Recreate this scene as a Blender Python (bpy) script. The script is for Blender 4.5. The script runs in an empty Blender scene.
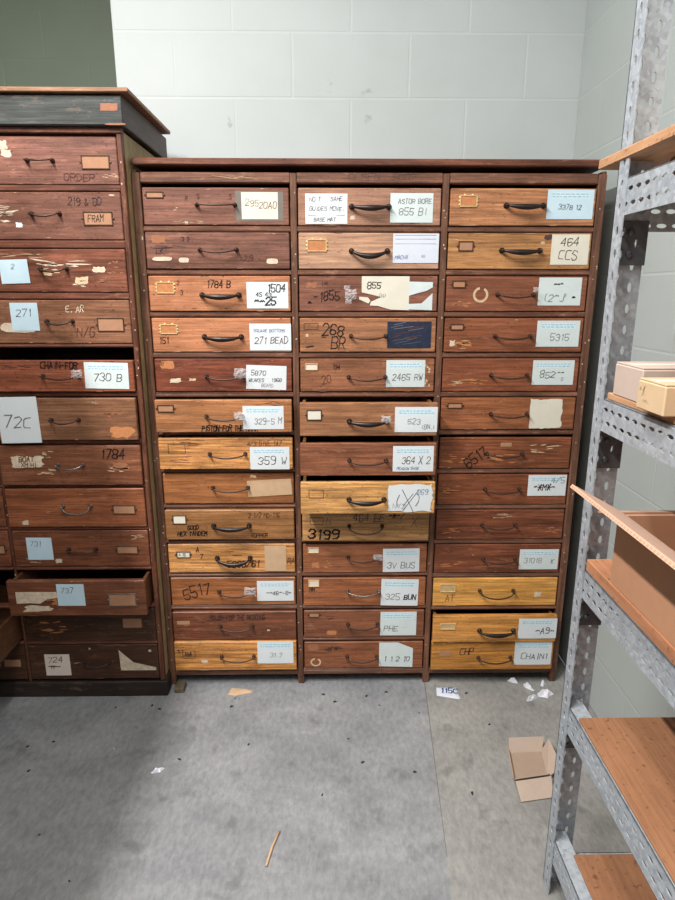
import bpy, math, random
from mathutils import Vector, Matrix
random.seed(7)
S = bpy.context.scene
COL = S.collection
R = random.Random(11)

# ------------------------------------------------------------------ helpers
def lin(c):
    return tuple(((v/255.0)/12.92 if v/255.0 <= .04045 else (((v/255.0)+.055)/1.055)**2.4) for v in c) + (1.0,)

class MB:
    """collects faces, then links them as one mesh object"""
    def __init__(self):
        self.v = []; self.f = []; self.m = []; self.mats = []; self.sm = []
    def mi(self, mat):
        if mat not in self.mats: self.mats.append(mat)
        return self.mats.index(mat)
    def face(self, pts, mat, smooth=False):
        b = len(self.v); self.v += [tuple(p) for p in pts]
        self.f.append(tuple(range(b, b+len(pts)))); self.m.append(self.mi(mat)); self.sm.append(smooth)
    def mesh(self, vs, fs, mat, smooth=False):
        b = len(self.v); self.v += [tuple(p) for p in vs]; k = self.mi(mat)
        for f in fs:
            self.f.append(tuple(b+i for i in f)); self.m.append(k); self.sm.append(smooth)
    def box(self, x0, x1, y0, y1, z0, z1, mat, bev=.0015, M=None):
        lo = (min(x0,x1), min(y0,y1), min(z0,z1)); hi = (max(x0,x1), max(y0,y1), max(z0,z1))
        bev = min(bev, .4*min(hi[i]-lo[i] for i in range(3)))
        vs = []; idx = {}
        for sx in (0,1):
            for sy in (0,1):
                for sz in (0,1):
                    s = (sx,sy,sz)
                    for ax in range(3):
                        p = []
                        for a in range(3):
                            base = hi[a] if s[a] else lo[a]
                            if a != ax: base += (-bev if s[a] else bev)
                            p.append(base)
                        idx[(s,ax)] = len(vs); vs.append(p)
        fs = []
        for ax in range(3):
            a, b = (ax+1)%3, (ax+2)%3
            for side in (0,1):
                q = []
                for (i,j) in ((0,0),(1,0),(1,1),(0,1)):
                    s = [0,0,0]; s[ax]=side; s[a]=i; s[b]=j
                    q.append(idx[(tuple(s),ax)])
                fs.append(q if side else q[::-1])
        c = [(lo[i]+hi[i])/2 for i in range(3)]
        def orient(q):
            P = [Vector(vs[i]) for i in q]
            n = (P[1]-P[0]).cross(P[2]-P[0]); m = sum(P, Vector())/len(P) - Vector(c)
            return q if n.dot(m) > 0 else q[::-1]
        for ax in range(3):                       # edges along ax
            a, b = (ax+1)%3, (ax+2)%3
            for i in (0,1):
                for j in (0,1):
                    s0=[0,0,0]; s0[a]=i; s0[b]=j; s1=list(s0); s1[ax]=1
                    s0=tuple(s0); s1=tuple(s1)
                    fs.append(orient([idx[(s0,a)], idx[(s1,a)], idx[(s1,b)], idx[(s0,b)]]))
        for sx in (0,1):
            for sy in (0,1):
                for sz in (0,1):
                    s=(sx,sy,sz); fs.append(orient([idx[(s,0)],idx[(s,1)],idx[(s,2)]]))
        if M is not None: vs = [tuple(M @ Vector(p)) for p in vs]
        self.mesh(vs, fs, mat)
    def tube(self, pts, rad, mat, n=8, flat=1.0):
        pts = [Vector(p) for p in pts]; rings = []
        if not hasattr(rad, '__len__'): rad = [rad]*len(pts)
        for i, p in enumerate(pts):
            t = (pts[min(i+1,len(pts)-1)]-pts[max(i-1,0)]).normalized()
            ref = Vector((0,1,0)) if abs(t.y) < .9 else Vector((0,0,1))
            a = t.cross(ref).normalized(); b = t.cross(a).normalized()
            rings.append([p + (a*math.cos(2*math.pi*k/n) + b*math.sin(2*math.pi*k/n)*flat)*rad[i] for k in range(n)])
        vs = [q for r in rings for q in r]; fs = []
        for i in range(len(pts)-1):
            for k in range(n):
                fs.append((i*n+k, i*n+(k+1)%n, (i+1)*n+(k+1)%n, (i+1)*n+k))
        fs.append(tuple(range(n-1,-1,-1))); fs.append(tuple((len(pts)-1)*n+k for k in range(n)))
        self.mesh(vs, fs, mat, True)
    def lathe_y(self, c, prof, mat, n=12):
        """prof: (distance toward -y, radius)"""
        vs=[]; fs=[]
        for d, r in prof:
            for k in range(n):
                a=2*math.pi*k/n; vs.append((c[0]+r*math.cos(a), c[1]-d, c[2]+r*math.sin(a)))
        for i in range(len(prof)-1):
            for k in range(n):
                fs.append((i*n+k, i*n+(k+1)%n, (i+1)*n+(k+1)%n, (i+1)*n+k))
        fs.append(tuple((len(prof)-1)*n+k for k in range(n)))
        self.mesh(vs, fs, mat, True)
    def build(self, name, parent=None, loc=None, label=None):
        me = bpy.data.meshes.new(name)
        off = Vector(loc) if loc is not None else (Vector(ROOTLOC[parent.name]) if parent is not None else Vector((0,0,0)))
        me.from_pydata([tuple(Vector(p)-off) for p in self.v], [], self.f)
        for m in self.mats: me.materials.append(m)
        me.polygons.foreach_set('material_index', self.m)
        me.polygons.foreach_set('use_smooth', self.sm)
        me.update()
        o = bpy.data.objects.new(name, me); COL.objects.link(o)
        if parent is not None:
            o.parent = parent
            ROOTLOC[o.name] = off
        else:
            o.location = off; ROOTLOC[o.name] = off
        if label: o['label'] = label
        return o
ROOTLOC = {}
def thing(name, label, cat, loc, group=None):
    o = bpy.data.objects.new(name, None); COL.objects.link(o); o.location = loc
    o.empty_display_size = .1
    o['label'] = label; o['category'] = cat
    if group: o['group'] = group
    ROOTLOC[o.name] = Vector(loc)
    return o
def tag(o, label, cat, group=None):
    o['label'] = label; o['category'] = cat
    if group: o['group'] = group
    return o
def struct(o):
    o['kind'] = 'structure'; return o

# ------------------------------------------------------------------ materials
def newmat(name, rough=.6, metal=0.0):
    m = bpy.data.materials.new(name); m.use_nodes = True
    nt = m.node_tree; b = nt.nodes['Principled BSDF']
    b.inputs['Roughness'].default_value = rough; b.inputs['Metallic'].default_value = metal
    return m, nt, b
def flat(name, rgb, rough=.6, metal=0.0, var=.12, scale=40, bump=0.0):
    m, nt, b = newmat(name, rough, metal); N = nt.nodes; L = nt.links
    tc = N.new('ShaderNodeTexCoord'); no = N.new('ShaderNodeTexNoise'); no.inputs['Scale'].default_value = scale; no.inputs['Detail'].default_value = 4
    L.new(tc.outputs['Object'], no.inputs['Vector'])
    mx = N.new('ShaderNodeMix'); mx.data_type = 'RGBA'
    c = lin(rgb)
    mx.inputs[6].default_value = tuple(max(0, v*(1-var*1.6)) for v in c[:3])+(1,)
    mx.inputs[7].default_value = tuple(min(1, v*(1+var*1.2)) for v in c[:3])+(1,)
    L.new(no.outputs['Fac'], mx.inputs[0]); L.new(mx.outputs[2], b.inputs['Base Color'])
    if bump:
        bp = N.new('ShaderNodeBump'); bp.inputs['Strength'].default_value = bump; bp.inputs['Distance'].default_value = .002
        L.new(no.outputs['Fac'], bp.inputs['Height']); L.new(bp.outputs['Normal'], b.inputs['Normal'])
    return m
WG = 1.0
_seed = [0]
def wood(name, rgb, worn=None, wamt=.5, grain=.5, rough=.42, axis='x', dirt=.5, knots=0.0, scuff=.5):
    """stretched-noise wood grain, wear patches and grime"""
    m, nt, b = newmat(name, rough); N = nt.nodes; L = nt.links
    _seed[0] += 1; sd = _seed[0]
    tc = N.new('ShaderNodeTexCoord'); mp = N.new('ShaderNodeMapping')
    st = {'x':(1.6,10,34), 'y':(34,1.6,34), 'z':(34,10,1.6)}[axis]
    mp.inputs['Scale'].default_value = st
    mp.inputs['Location'].default_value = (sd*3.17 % 29, sd*1.71 % 17, sd*5.3 % 31)
    L.new(tc.outputs['Object'], mp.inputs['Vector'])
    g = N.new('ShaderNodeTexNoise'); g.inputs['Scale'].default_value = 2.2; g.inputs['Detail'].default_value = 7; g.inputs['Roughness'].default_value = .65; g.inputs['Distortion'].default_value = .5+knots
    L.new(mp.outputs['Vector'], g.inputs['Vector'])
    gr = N.new('ShaderNodeValToRGB'); gr.color_ramp.elements[0].position = .37; gr.color_ramp.elements[1].position = .62
    gy = .3*rgb[0]+.6*rgb[1]+.1*rgb[2]; ds = .18 if sum(rgb) > 370 else (.25 if rgb[2] > 58 else .13); rgb = tuple((v+(gy-v)*ds)*(1.04 if sum(rgb) <= 370 else 1.0) for v in rgb)
    gf, bf = (1.08,1.02) if sum(rgb) > 370 else (1.115,1.01)
    c = lin((min(255,rgb[0]*1.11*WG), min(255,rgb[1]*gf*WG), min(255,rgb[2]*bf*WG)))[:3]
    d = tuple(v*(1-.62*grain) for v in c); l = tuple(min(1, v*(1+.34*grain)) for v in c)
    gr.color_ramp.elements[0].color = d+(1,); gr.color_ramp.elements[1].color = l+(1,)
    L.new(g.outputs['Fac'], gr.inputs['Fac'])
    # blotches
    mp2 = N.new('ShaderNodeMapping'); mp2.inputs['Location'].default_value = (sd*2.3 % 23, sd*.7, sd*4.1 % 19)
    mp2.inputs['Scale'].default_value = (1,1,2.2) if axis=='x' else (1,1,1)
    L.new(tc.outputs['Object'], mp2.inputs['Vector'])
    bl = N.new('ShaderNodeTexNoise'); bl.inputs['Scale'].default_value = 7; bl.inputs['Detail'].default_value = 5; bl.inputs['Roughness'].default_value=.62
    L.new(mp2.outputs['Vector'], bl.inputs['Vector'])
    br = N.new('ShaderNodeValToRGB'); br.color_ramp.elements[0].position=.36; br.color_ramp.elements[1].position=.64
    lo = 1-.42*dirt
    br.color_ramp.elements[0].color=(lo,lo*.97,lo*.95,1); br.color_ramp.elements[1].color=(1.0+.22*dirt,)*3+(1,)
    L.new(bl.outputs['Fac'], br.inputs['Fac'])
    mu = N.new('ShaderNodeMix'); mu.data_type='RGBA'; mu.blend_type='MULTIPLY'; mu.inputs[0].default_value=1
    L.new(gr.outputs['Color'], mu.inputs[6]); L.new(br.outputs['Color'], mu.inputs[7])
    out = mu.outputs[2]
    if worn:
        w = N.new('ShaderNodeTexNoise'); w.inputs['Scale'].default_value = 13; w.inputs['Detail'].default_value = 8; w.inputs['Roughness'].default_value=.7; w.inputs['Distortion'].default_value=.3
        L.new(mp2.outputs['Vector'], w.inputs['Vector'])
        wr = N.new('ShaderNodeValToRGB'); wr.color_ramp.elements[0].position=.66-.12*wamt; wr.color_ramp.elements[1].position=.70-.06*wamt
        wr.color_ramp.elements[0].color=(0,0,0,1); wr.color_ramp.elements[1].color=(min(1,.35+.5*wamt),)*3+(1,)
        L.new(w.outputs['Fac'], wr.inputs['Fac'])
        mw = N.new('ShaderNodeMix'); mw.data_type='RGBA'
        L.new(wr.outputs['Color'], mw.inputs[0]); L.new(out, mw.inputs[6]); mw.inputs[7].default_value = lin(worn)
        out = mw.outputs[2]
    # fine pores and streaks running with the grain
    mp4 = N.new('ShaderNodeMapping'); mp4.inputs['Scale'].default_value = {'x':(7,40,190),'y':(190,7,190),'z':(190,40,7)}[axis]; mp4.inputs['Location'].default_value=(sd*1.37,sd*.9,sd*2.9)
    L.new(tc.outputs['Object'], mp4.inputs['Vector'])
    fs = N.new('ShaderNodeTexNoise'); fs.inputs['Scale'].default_value=1; fs.inputs['Detail'].default_value=5; fs.inputs['Roughness'].default_value=.7
    L.new(mp4.outputs['Vector'], fs.inputs['Vector'])
    fr = N.new('ShaderNodeValToRGB'); fr.color_ramp.elements[0].position=.40; fr.color_ramp.elements[1].position=.60
    k0 = 1-.5*min(1,grain+.2); fr.color_ramp.elements[0].color=(k0,k0*.985,k0*.97,1); fr.color_ramp.elements[1].color=(1.12,1.1,1.08,1)
    L.new(fs.outputs['Fac'], fr.inputs['Fac'])
    mf = N.new('ShaderNodeMix'); mf.data_type='RGBA'; mf.blend_type='MULTIPLY'; mf.inputs[0].default_value=1
    L.new(out, mf.inputs[6]); L.new(fr.outputs['Color'], mf.inputs[7]); out = mf.outputs[2]
    # pale scuffs where the finish has rubbed off
    su = N.new('ShaderNodeTexNoise'); su.inputs['Scale'].default_value=1; su.inputs['Detail'].default_value=9; su.inputs['Roughness'].default_value=.78
    mp5 = N.new('ShaderNodeMapping'); mp5.inputs['Scale'].default_value = {'x':(13,30,60),'y':(60,13,60),'z':(60,30,13)}[axis]; mp5.inputs['Location'].default_value=(sd*4.1,sd*.3,sd*1.7)
    L.new(tc.outputs['Object'], mp5.inputs['Vector']); L.new(mp5.outputs['Vector'], su.inputs['Vector'])
    sr = N.new('ShaderNodeValToRGB'); sr.color_ramp.elements[0].position=.56; sr.color_ramp.elements[1].position=.68
    sr.color_ramp.elements[0].color=(0,0,0,1); sr.color_ramp.elements[1].color=(scuff,scuff,scuff,1)
    L.new(su.outputs['Fac'], sr.inputs['Fac'])
    ms = N.new('ShaderNodeMix'); ms.data_type='RGBA'
    L.new(sr.outputs['Color'], ms.inputs[0]); L.new(out, ms.inputs[6]); ms.inputs[7].default_value = lin((min(255,rgb[0]*.45+122),min(255,rgb[1]*.45+92),min(255,rgb[2]*.45+74)))
    out = ms.outputs[2]
    # fine dark nicks
    nk = N.new('ShaderNodeTexNoise'); nk.inputs['Scale'].default_value = 90; nk.inputs['Detail'].default_value = 3
    L.new(mp2.outputs['Vector'], nk.inputs['Vector'])
    nr = N.new('ShaderNodeValToRGB'); nr.color_ramp.elements[0].position=.30; nr.color_ramp.elements[1].position=.38
    nr.color_ramp.elements[0].color=(.45,.42,.4,1); nr.color_ramp.elements[1].color=(1,1,1,1)
    L.new(nk.outputs['Fac'], nr.inputs['Fac'])
    mn = N.new('ShaderNodeMix'); mn.data_type='RGBA'; mn.blend_type='MULTIPLY'; mn.inputs[0].default_value=.8
    L.new(out, mn.inputs[6]); L.new(nr.outputs['Color'], mn.inputs[7])
    L.new(mn.outputs[2], b.inputs['Base Color'])
    bp = N.new('ShaderNodeBump'); bp.inputs['Strength'].default_value=.35; bp.inputs['Distance'].default_value=.0012
    L.new(g.outputs['Fac'], bp.inputs['Height']); L.new(bp.outputs['Normal'], b.inputs['Normal'])
    b.inputs['Specular IOR Level'].default_value = .35
    return m

INK = flat('black_ink', (30,22,22), .5, var=.05)
BROWN_INK = flat('brown_ink', (92,46,34), .6, var=.1)
FAINT = flat('faint_ink', (70,48,48), .7, var=.1)
PENCIL = flat('pencil_grey', (104,98,100), .7, var=.1)
BLUE_INK = flat('blue_ink', (40,78,140), .6, var=.1)
PRINT = flat('printed_blue', (160,192,208), .7, var=.1)
PAPER = flat('white_paper', (212,217,218), .75, var=.03, scale=25)
PAPER_G = flat('greenish_paper', (204,213,211), .7, var=.05, scale=25)
PAPER_C = flat('cream_card', (216,209,192), .75, var=.06, scale=25)
PAPER_B = flat('pale_blue_paper', (194,216,226), .75, var=.05, scale=25)
PAPER_L = flat('lavender_paper', (206,210,220), .75, var=.04, scale=25)
PAPER_P = flat('pinkish_card', (222,206,194), .75, var=.06, scale=25)
KRAFT = flat('kraft_card', (196,162,128), .8, var=.1, scale=60)
TAN_CARD = flat('tan_card', (168,122,92), .8, var=.12, scale=60)
NAVY = flat('navy_tape', (38,46,66), .35, var=.35, scale=60)
GREY_TAPE = flat('grey_tape', (112,104,94), .6, var=.15, scale=60)
HEADER = flat('pale_blue_header', (206,226,232), .75, var=.08, scale=90)
WORN = flat('bare_wood_patch', (186,120,74), .7, var=.22, scale=90)
ORANGE = flat('orange_bare_patch', (152,98,68), .65, var=.2, scale=90)
CHIP = flat('torn_paper_remains', (212,192,166), .85, var=.3, scale=90)
GLUE = flat('glue_residue', (206,176,140), .85, var=.25, scale=120)
IRON = flat('dark_iron', (58,50,48), .38, .75, var=.3, scale=60)
IRONB = flat('brown_rusted_iron', (74,56,48), .45, .6, var=.3, scale=60)
STEELY = flat('worn_steel', (140,138,136), .32, .9, var=.3, scale=60)
BRONZE = flat('dark_bronze', (92,66,48), .45, .5, var=.3, scale=80)
BRASS = flat('pale_brass', (214,182,130), .45, .35, var=.2, scale=80)
GREYPLATE = flat('grey_metal_frame', (132,124,116), .4, .6, var=.2, scale=80)
TAPE, _nt, _b = newmat('clear_tape', .12); _b.inputs['Base Color'].default_value=(.86,.88,.9,1); _b.inputs['Alpha'].default_value=.32
INNER = wood('drawer_inside_wood', (120,84,56), None, grain=.4)

# ------------------------------------------------------------------ handwriting
GL = {'A':'00 26 40|12 32','B':'00 06 36 45 44 33 03|33 42 41 30 00','C':'46 16 05 01 10 40','D':'00 06 26 44 42 20 00','E':'46 06 00 40|03 33',
'F':'46 06 00|03 33','G':'45 36 16 05 01 10 30 41 43 23','H':'00 06|40 46|03 43','I':'20 26','J':'36 31 20 10 01','K':'00 06|46 03 40','L':'06 00 40',
'M':'00 06 23 46 40','N':'00 06 40 46','O':'16 05 01 10 30 41 45 36 16','P':'00 06 36 45 44 33 03','Q':'16 05 01 10 30 41 45 36 16|22 40','R':'00 06 36 45 44 33 03|23 40',
'S':'45 36 16 05 04 33 42 41 30 10 01','T':'06 46|26 20','U':'06 01 10 30 41 46','V':'06 20 46','W':'06 10 23 30 46','X':'00 46|06 40','Y':'06 23 46|23 20','Z':'06 46 00 40',
'0':'16 05 01 10 30 41 45 36 16','1':'15 26 20','2':'05 16 36 45 44 00 40','3':'05 16 36 45 44 33 42 41 30 10 01|33 23','4':'30 36 02 42','5':'46 06 03 33 42 41 30 10 01',
'6':'45 36 16 05 01 10 30 41 42 33 13 02','7':'06 46 10','8':'13 04 05 16 36 45 44 33 13 02 01 10 30 41 42 33','9':'44 33 13 04 05 16 36 45 41 30 10',
'-':'03 33','.':'20 21','/':'00 46','&':'40 05 16 25 01 10 20 42','(':'36 24 22 30',')':'16 24 22 10','~':'03 14 23 34 43','*':'00 46|06 40|03 43|10 36','_':'00 40'}
def write(mb, fn, text, x, z, h, mat, w=None, rot=0.0, slant=.12, wide=.62, jit=.42):
    """strokes of text; x,z top-left on the sheet in metres, fn maps (x,z)->3D"""
    w = w or h*.11
    ca, sa = math.cos(rot), math.sin(rot); cx = 0.0
    rr = random.Random(text+str(round(x,3)))
    for ch in text:
        if ch == ' ': cx += h*wide*.8; continue
        hb = rr.uniform(-.07,.07)*h; hs = rr.uniform(.86,1.1)
        for stroke in GL.get(ch.upper(), '00 40').split('|'):
            P = []
            for q in stroke.split():
                gx = int(q[0])/4 + rr.uniform(-jit,jit)*.14; gz = int(q[1])/6 + rr.uniform(-jit,jit)*.1
                lx = cx + gx*h*wide*.8 + gz*h*slant; lz = -h + gz*h*hs + hb
                P.append((x+lx*ca-lz*sa, z+lx*sa+lz*ca))
            for a, b2 in zip(P, P[1:]):
                dx, dz = b2[0]-a[0], b2[1]-a[1]; n = math.hypot(dx,dz) or 1e-6
                ux, uz = dx/n*w*.5, dz/n*w*.5; ww = w*rr.uniform(.8,1.15)/w
                nx, nz = -uz*ww, ux*ww
                mb.face([fn(a[0]-ux+nx*-1, a[1]-uz-nz), fn(b2[0]+ux-nx, b2[1]+uz-nz), fn(b2[0]+ux+nx, b2[1]+uz+nz), fn(a[0]-ux+nx, a[1]-uz+nz)], mat)
        cx += h*wide*(1.08 if ch not in 'I1.' else .8)
def blob(mb, fn, cx, cz, w, h, mat, n=14, rag=.35, rot=0.0, seed=0):
    rr = random.Random(seed*7.7+cx*131+cz*17); P = []
    for k in range(n):
        a = 2*math.pi*k/n; r = 1-rr.random()*rag
        # squarish outline
        ex, ez = math.cos(a), math.sin(a); s = 1/max(abs(ex),abs(ez))**.85
        px, pz = ex*s*r*w/2*.9, ez*s*r*h/2*.9
        P.append(fn(cx+px*math.cos(rot)-pz*math.sin(rot), cz+px*math.sin(rot)+pz*math.cos(rot)))
    c = fn(cx,cz)
    for k in range(n): mb.face([c, P[k], P[(k+1)%n]], mat)
def streaks(mb, fn, cx, cz, w, h, mat, n=6, seed=0):
    rr = random.Random(seed+cx*99)
    for _ in range(n):
        blob(mb, fn, cx+rr.uniform(-.4,.4)*w, cz+rr.uniform(-.4,.4)*h, w*rr.uniform(.25,.7), h*rr.uniform(.08,.2), mat, 12, .6, rr.uniform(-.15,.15), rr.random())

# ------------------------------------------------------------------ drawer hardware
def handle(par, xa, xb, y, z, kind, steel=False):
    q = 1.0 if kind in ('thick','droop') else .78
    mb = MB(); mat = STEELY if steel else (IRON if q == 1.0 else IRONB)
    mid = (xa+xb)/2; L = xb-xa
    for x in (xa, xb):
        mb.lathe_y((x, y, z), [(0,.0085*q),(.003,.0085*q),(.005,.006*q),(.012,.0042*q),(.017,.0046*q),(.02,.003*q)], mat)
    n = 17; pts=[]; rad=[]
    droop = {'thick':.006,'droop':.016,'wire':.009,'flat':.003,'bail':.02}[kind]
    for i in range(n):
        t = i/(n-1); s = math.sin(math.pi*t)
        x = xa+L*t
        yo = .014 + .012*s**.6
        zz = z - droop*(s**(.8 if kind!='bail' else .45))
        pts.append((x, y-yo, zz))
        if kind in ('thick','droop'): rad.append(.0034+.0050*s**1.3)
        else: rad.append(.0021+.0007*s)
    mb.tube(pts, rad, mat, 8, .8)
    mb.build('handle', par)
def plate(par, xa, xb, y, zt, zb, kind, text=None):
    mb = MB(); fn = lambda a,b: (a, y-.0024, b)
    w = min(.0032, (zt-zb)*.16)
    fm = {'frame':BRONZE,'orn':BRASS,'out':BRONZE,'white':BRONZE,'brass':BRASS,'grey':GREYPLATE,'faint':None,'bright':BRASS}[kind]
    th = .0008 if kind=='out' else .0028
    if kind == 'out': w *= .55
    if kind not in ('out',):
        cm = {'white':PAPER_C,'bright':PAPER_P,'orn':WORN,'brass':BRASS}.get(kind, TAN_CARD)
        mb.box(xa+w*.5, xb-w*.5, y-.0012, y, zb+w*.5, zt-w*.5, cm, .0003)
    if fm:
        mb.box(xa, xb, y-th, y, zt-w, zt, fm, .0005); mb.box(xa, xb, y-th, y, zb, zb+w, fm, .0005)
        mb.box(xa, xa+w, y-th, y, zb+w, zt-w, fm, .0005); mb.box(xb-w, xb, y-th, y, zb+w, zt-w, fm, .0005)
    if kind == 'orn':
        for x in (xa, xb):
            for k in (-1,0,1):
                mb.lathe_y((x, y, (zt+zb)/2+k*(zt-zb)*.3), [(0,.0042),(.0016,.0038),(.0022,.0018)], BRASS, 8)
        for k in (-1,1): mb.lathe_y(((xa+xb)/2+k*(xb-xa)*.22, y, zt), [(0,.0038),(.0016,.003),(.002,.0015)], BRASS, 8)
    if kind in ('frame','white','grey') and xb-xa > .03:
        for x in (xa-.002, xb+.002): mb.lathe_y((x, y, (zt+zb)/2), [(0,.0035),(.0018,.003),(.0024,.0014)], fm, 8)
    if text:
        write(mb, lambda a,b:(a,y-.0017,b), text, xa+(xb-xa)*.15, zt-(zt-zb)*.28, (zt-zb)*.45, INK, wide=min(.62,(xb-xa)*.75/(len(text)*(zt-zb)*.5)))
    mb.build('label_holder', par)
def sheet(par, xa, xb, y, zt, zb, mat, rot=0.0, header=False, texts=(), poly=None, curl=.0, ragged=0.0, extra=None, name='paper_label', backing=None):
    """a paper stuck to a drawer front. texts: (string, u, v, height fraction, material[, boldness, rot])"""
    mb = MB(); W = xb-xa; H = zt-zb; cx, cz = (xa+xb)/2, (zt+zb)/2
    ca, sa = math.cos(rot), math.sin(rot); rr = random.Random(xa*313+zt*77)
    def P(u, v, o=0.0):
        px, pz = (u-.5)*W, (.5-v)*H
        bulge = .0012 + .0012*math.sin(math.pi*min(1,max(0,u)))*math.sin(2.1*v+.4) + curl*max(0,u-.45)**2*(1-.6*v)
        return (cx+px*ca-pz*sa, y-bulge-o, cz+px*sa+pz*ca)
    def F(a, b): return P((a-xa)/W, (zt-b)/H, .0006)
    if backing:
        bx0,bx1 = backing
        mb.face([(cx+bx0,y-.0005,cz-H*.56),(cx+bx1,y-.0005,cz-H*.55),(cx+bx1,y-.0005,cz+H*.53),(cx+bx0,y-.0005,cz+H*.55)], GREY_TAPE)
    if poly:
        for pl in poly:
            c = (sum(p[0] for p in pl)/len(pl), sum(p[1] for p in pl)/len(pl))
            for a, b in zip(pl, pl[1:]+pl[:1]): mb.face([P(*c), P(*b), P(*a)], mat)
    else:
        nx, nz = 10, 10
        g = []
        for j in range(nz+1):
            row=[]
            for i in range(nx+1):
                u, v = i/nx, j/nz
                if ragged and (i in (0,nx) or j in (0,nz)):
                    if i==0: u += rr.random()*ragged*.5
                    if i==nx: u -= rr.random()*ragged
                    if j==0: v += rr.random()*ragged
                    if j==nz: v -= rr.random()*ragged
                row.append(P(u,v))
            g.append(row)
        for j in range(nz):
            for i in range(nx):
                m = HEADER if (header and j in (1,2) and 0<i<nx-1) else mat
                mb.face([g[j+1][i], g[j+1][i+1], g[j][i+1], g[j][i]], m, True)
    if header:
        for k in range(2):
            xx = .1
            while xx < .86:
                l = rr.uniform(.03,.09)
                a = xa+W*xx; z0 = zt-H*(.13+.09*k)
                mb.face([F(a,z0-H*.035),F(a+W*l,z0-H*.035),F(a+W*l,z0),F(a,z0)], PRINT)
                xx += l+.025
    for t in texts:
        s,u,v,hh,m = t[:5]; bold = t[5] if len(t)>5 else .11; ro = t[6] if len(t)>6 else 0
        h = hh*H*.9; avail = (.97-u)*W; wd = min(.75, avail/(len(s)*h*1.05))
        write(mb, F, s, xa+u*W, zt-v*H-h*.05, h, m, h*bold*.82, ro, wide=wd)
    if extra: extra(mb, F, xa, zt, W, H)
    mb.build(name, par)
def tape(par, x, y, z, s=.02):
    mb = MB(); rr = random.Random(x*91+z); n=6; g=[]
    for j in range(n+1):
        g.append([(x+(i/n-.5)*s*1.3+rr.uniform(-1,1)*s*.1, y-.0216-rr.random()*.006*(1 if 0<i<n and 0<j<n else .2), z+(j/n-.5)*s+rr.uniform(-1,1)*s*.1) for i in range(n+1)])
    for j in range(n):
        for i in range(n): mb.face([g[j][i],g[j][i+1],g[j+1][i+1],g[j+1][i]], TAPE)
    mb.build('clear_tape', par, label='crumpled clear tape around the handle end')

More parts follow.
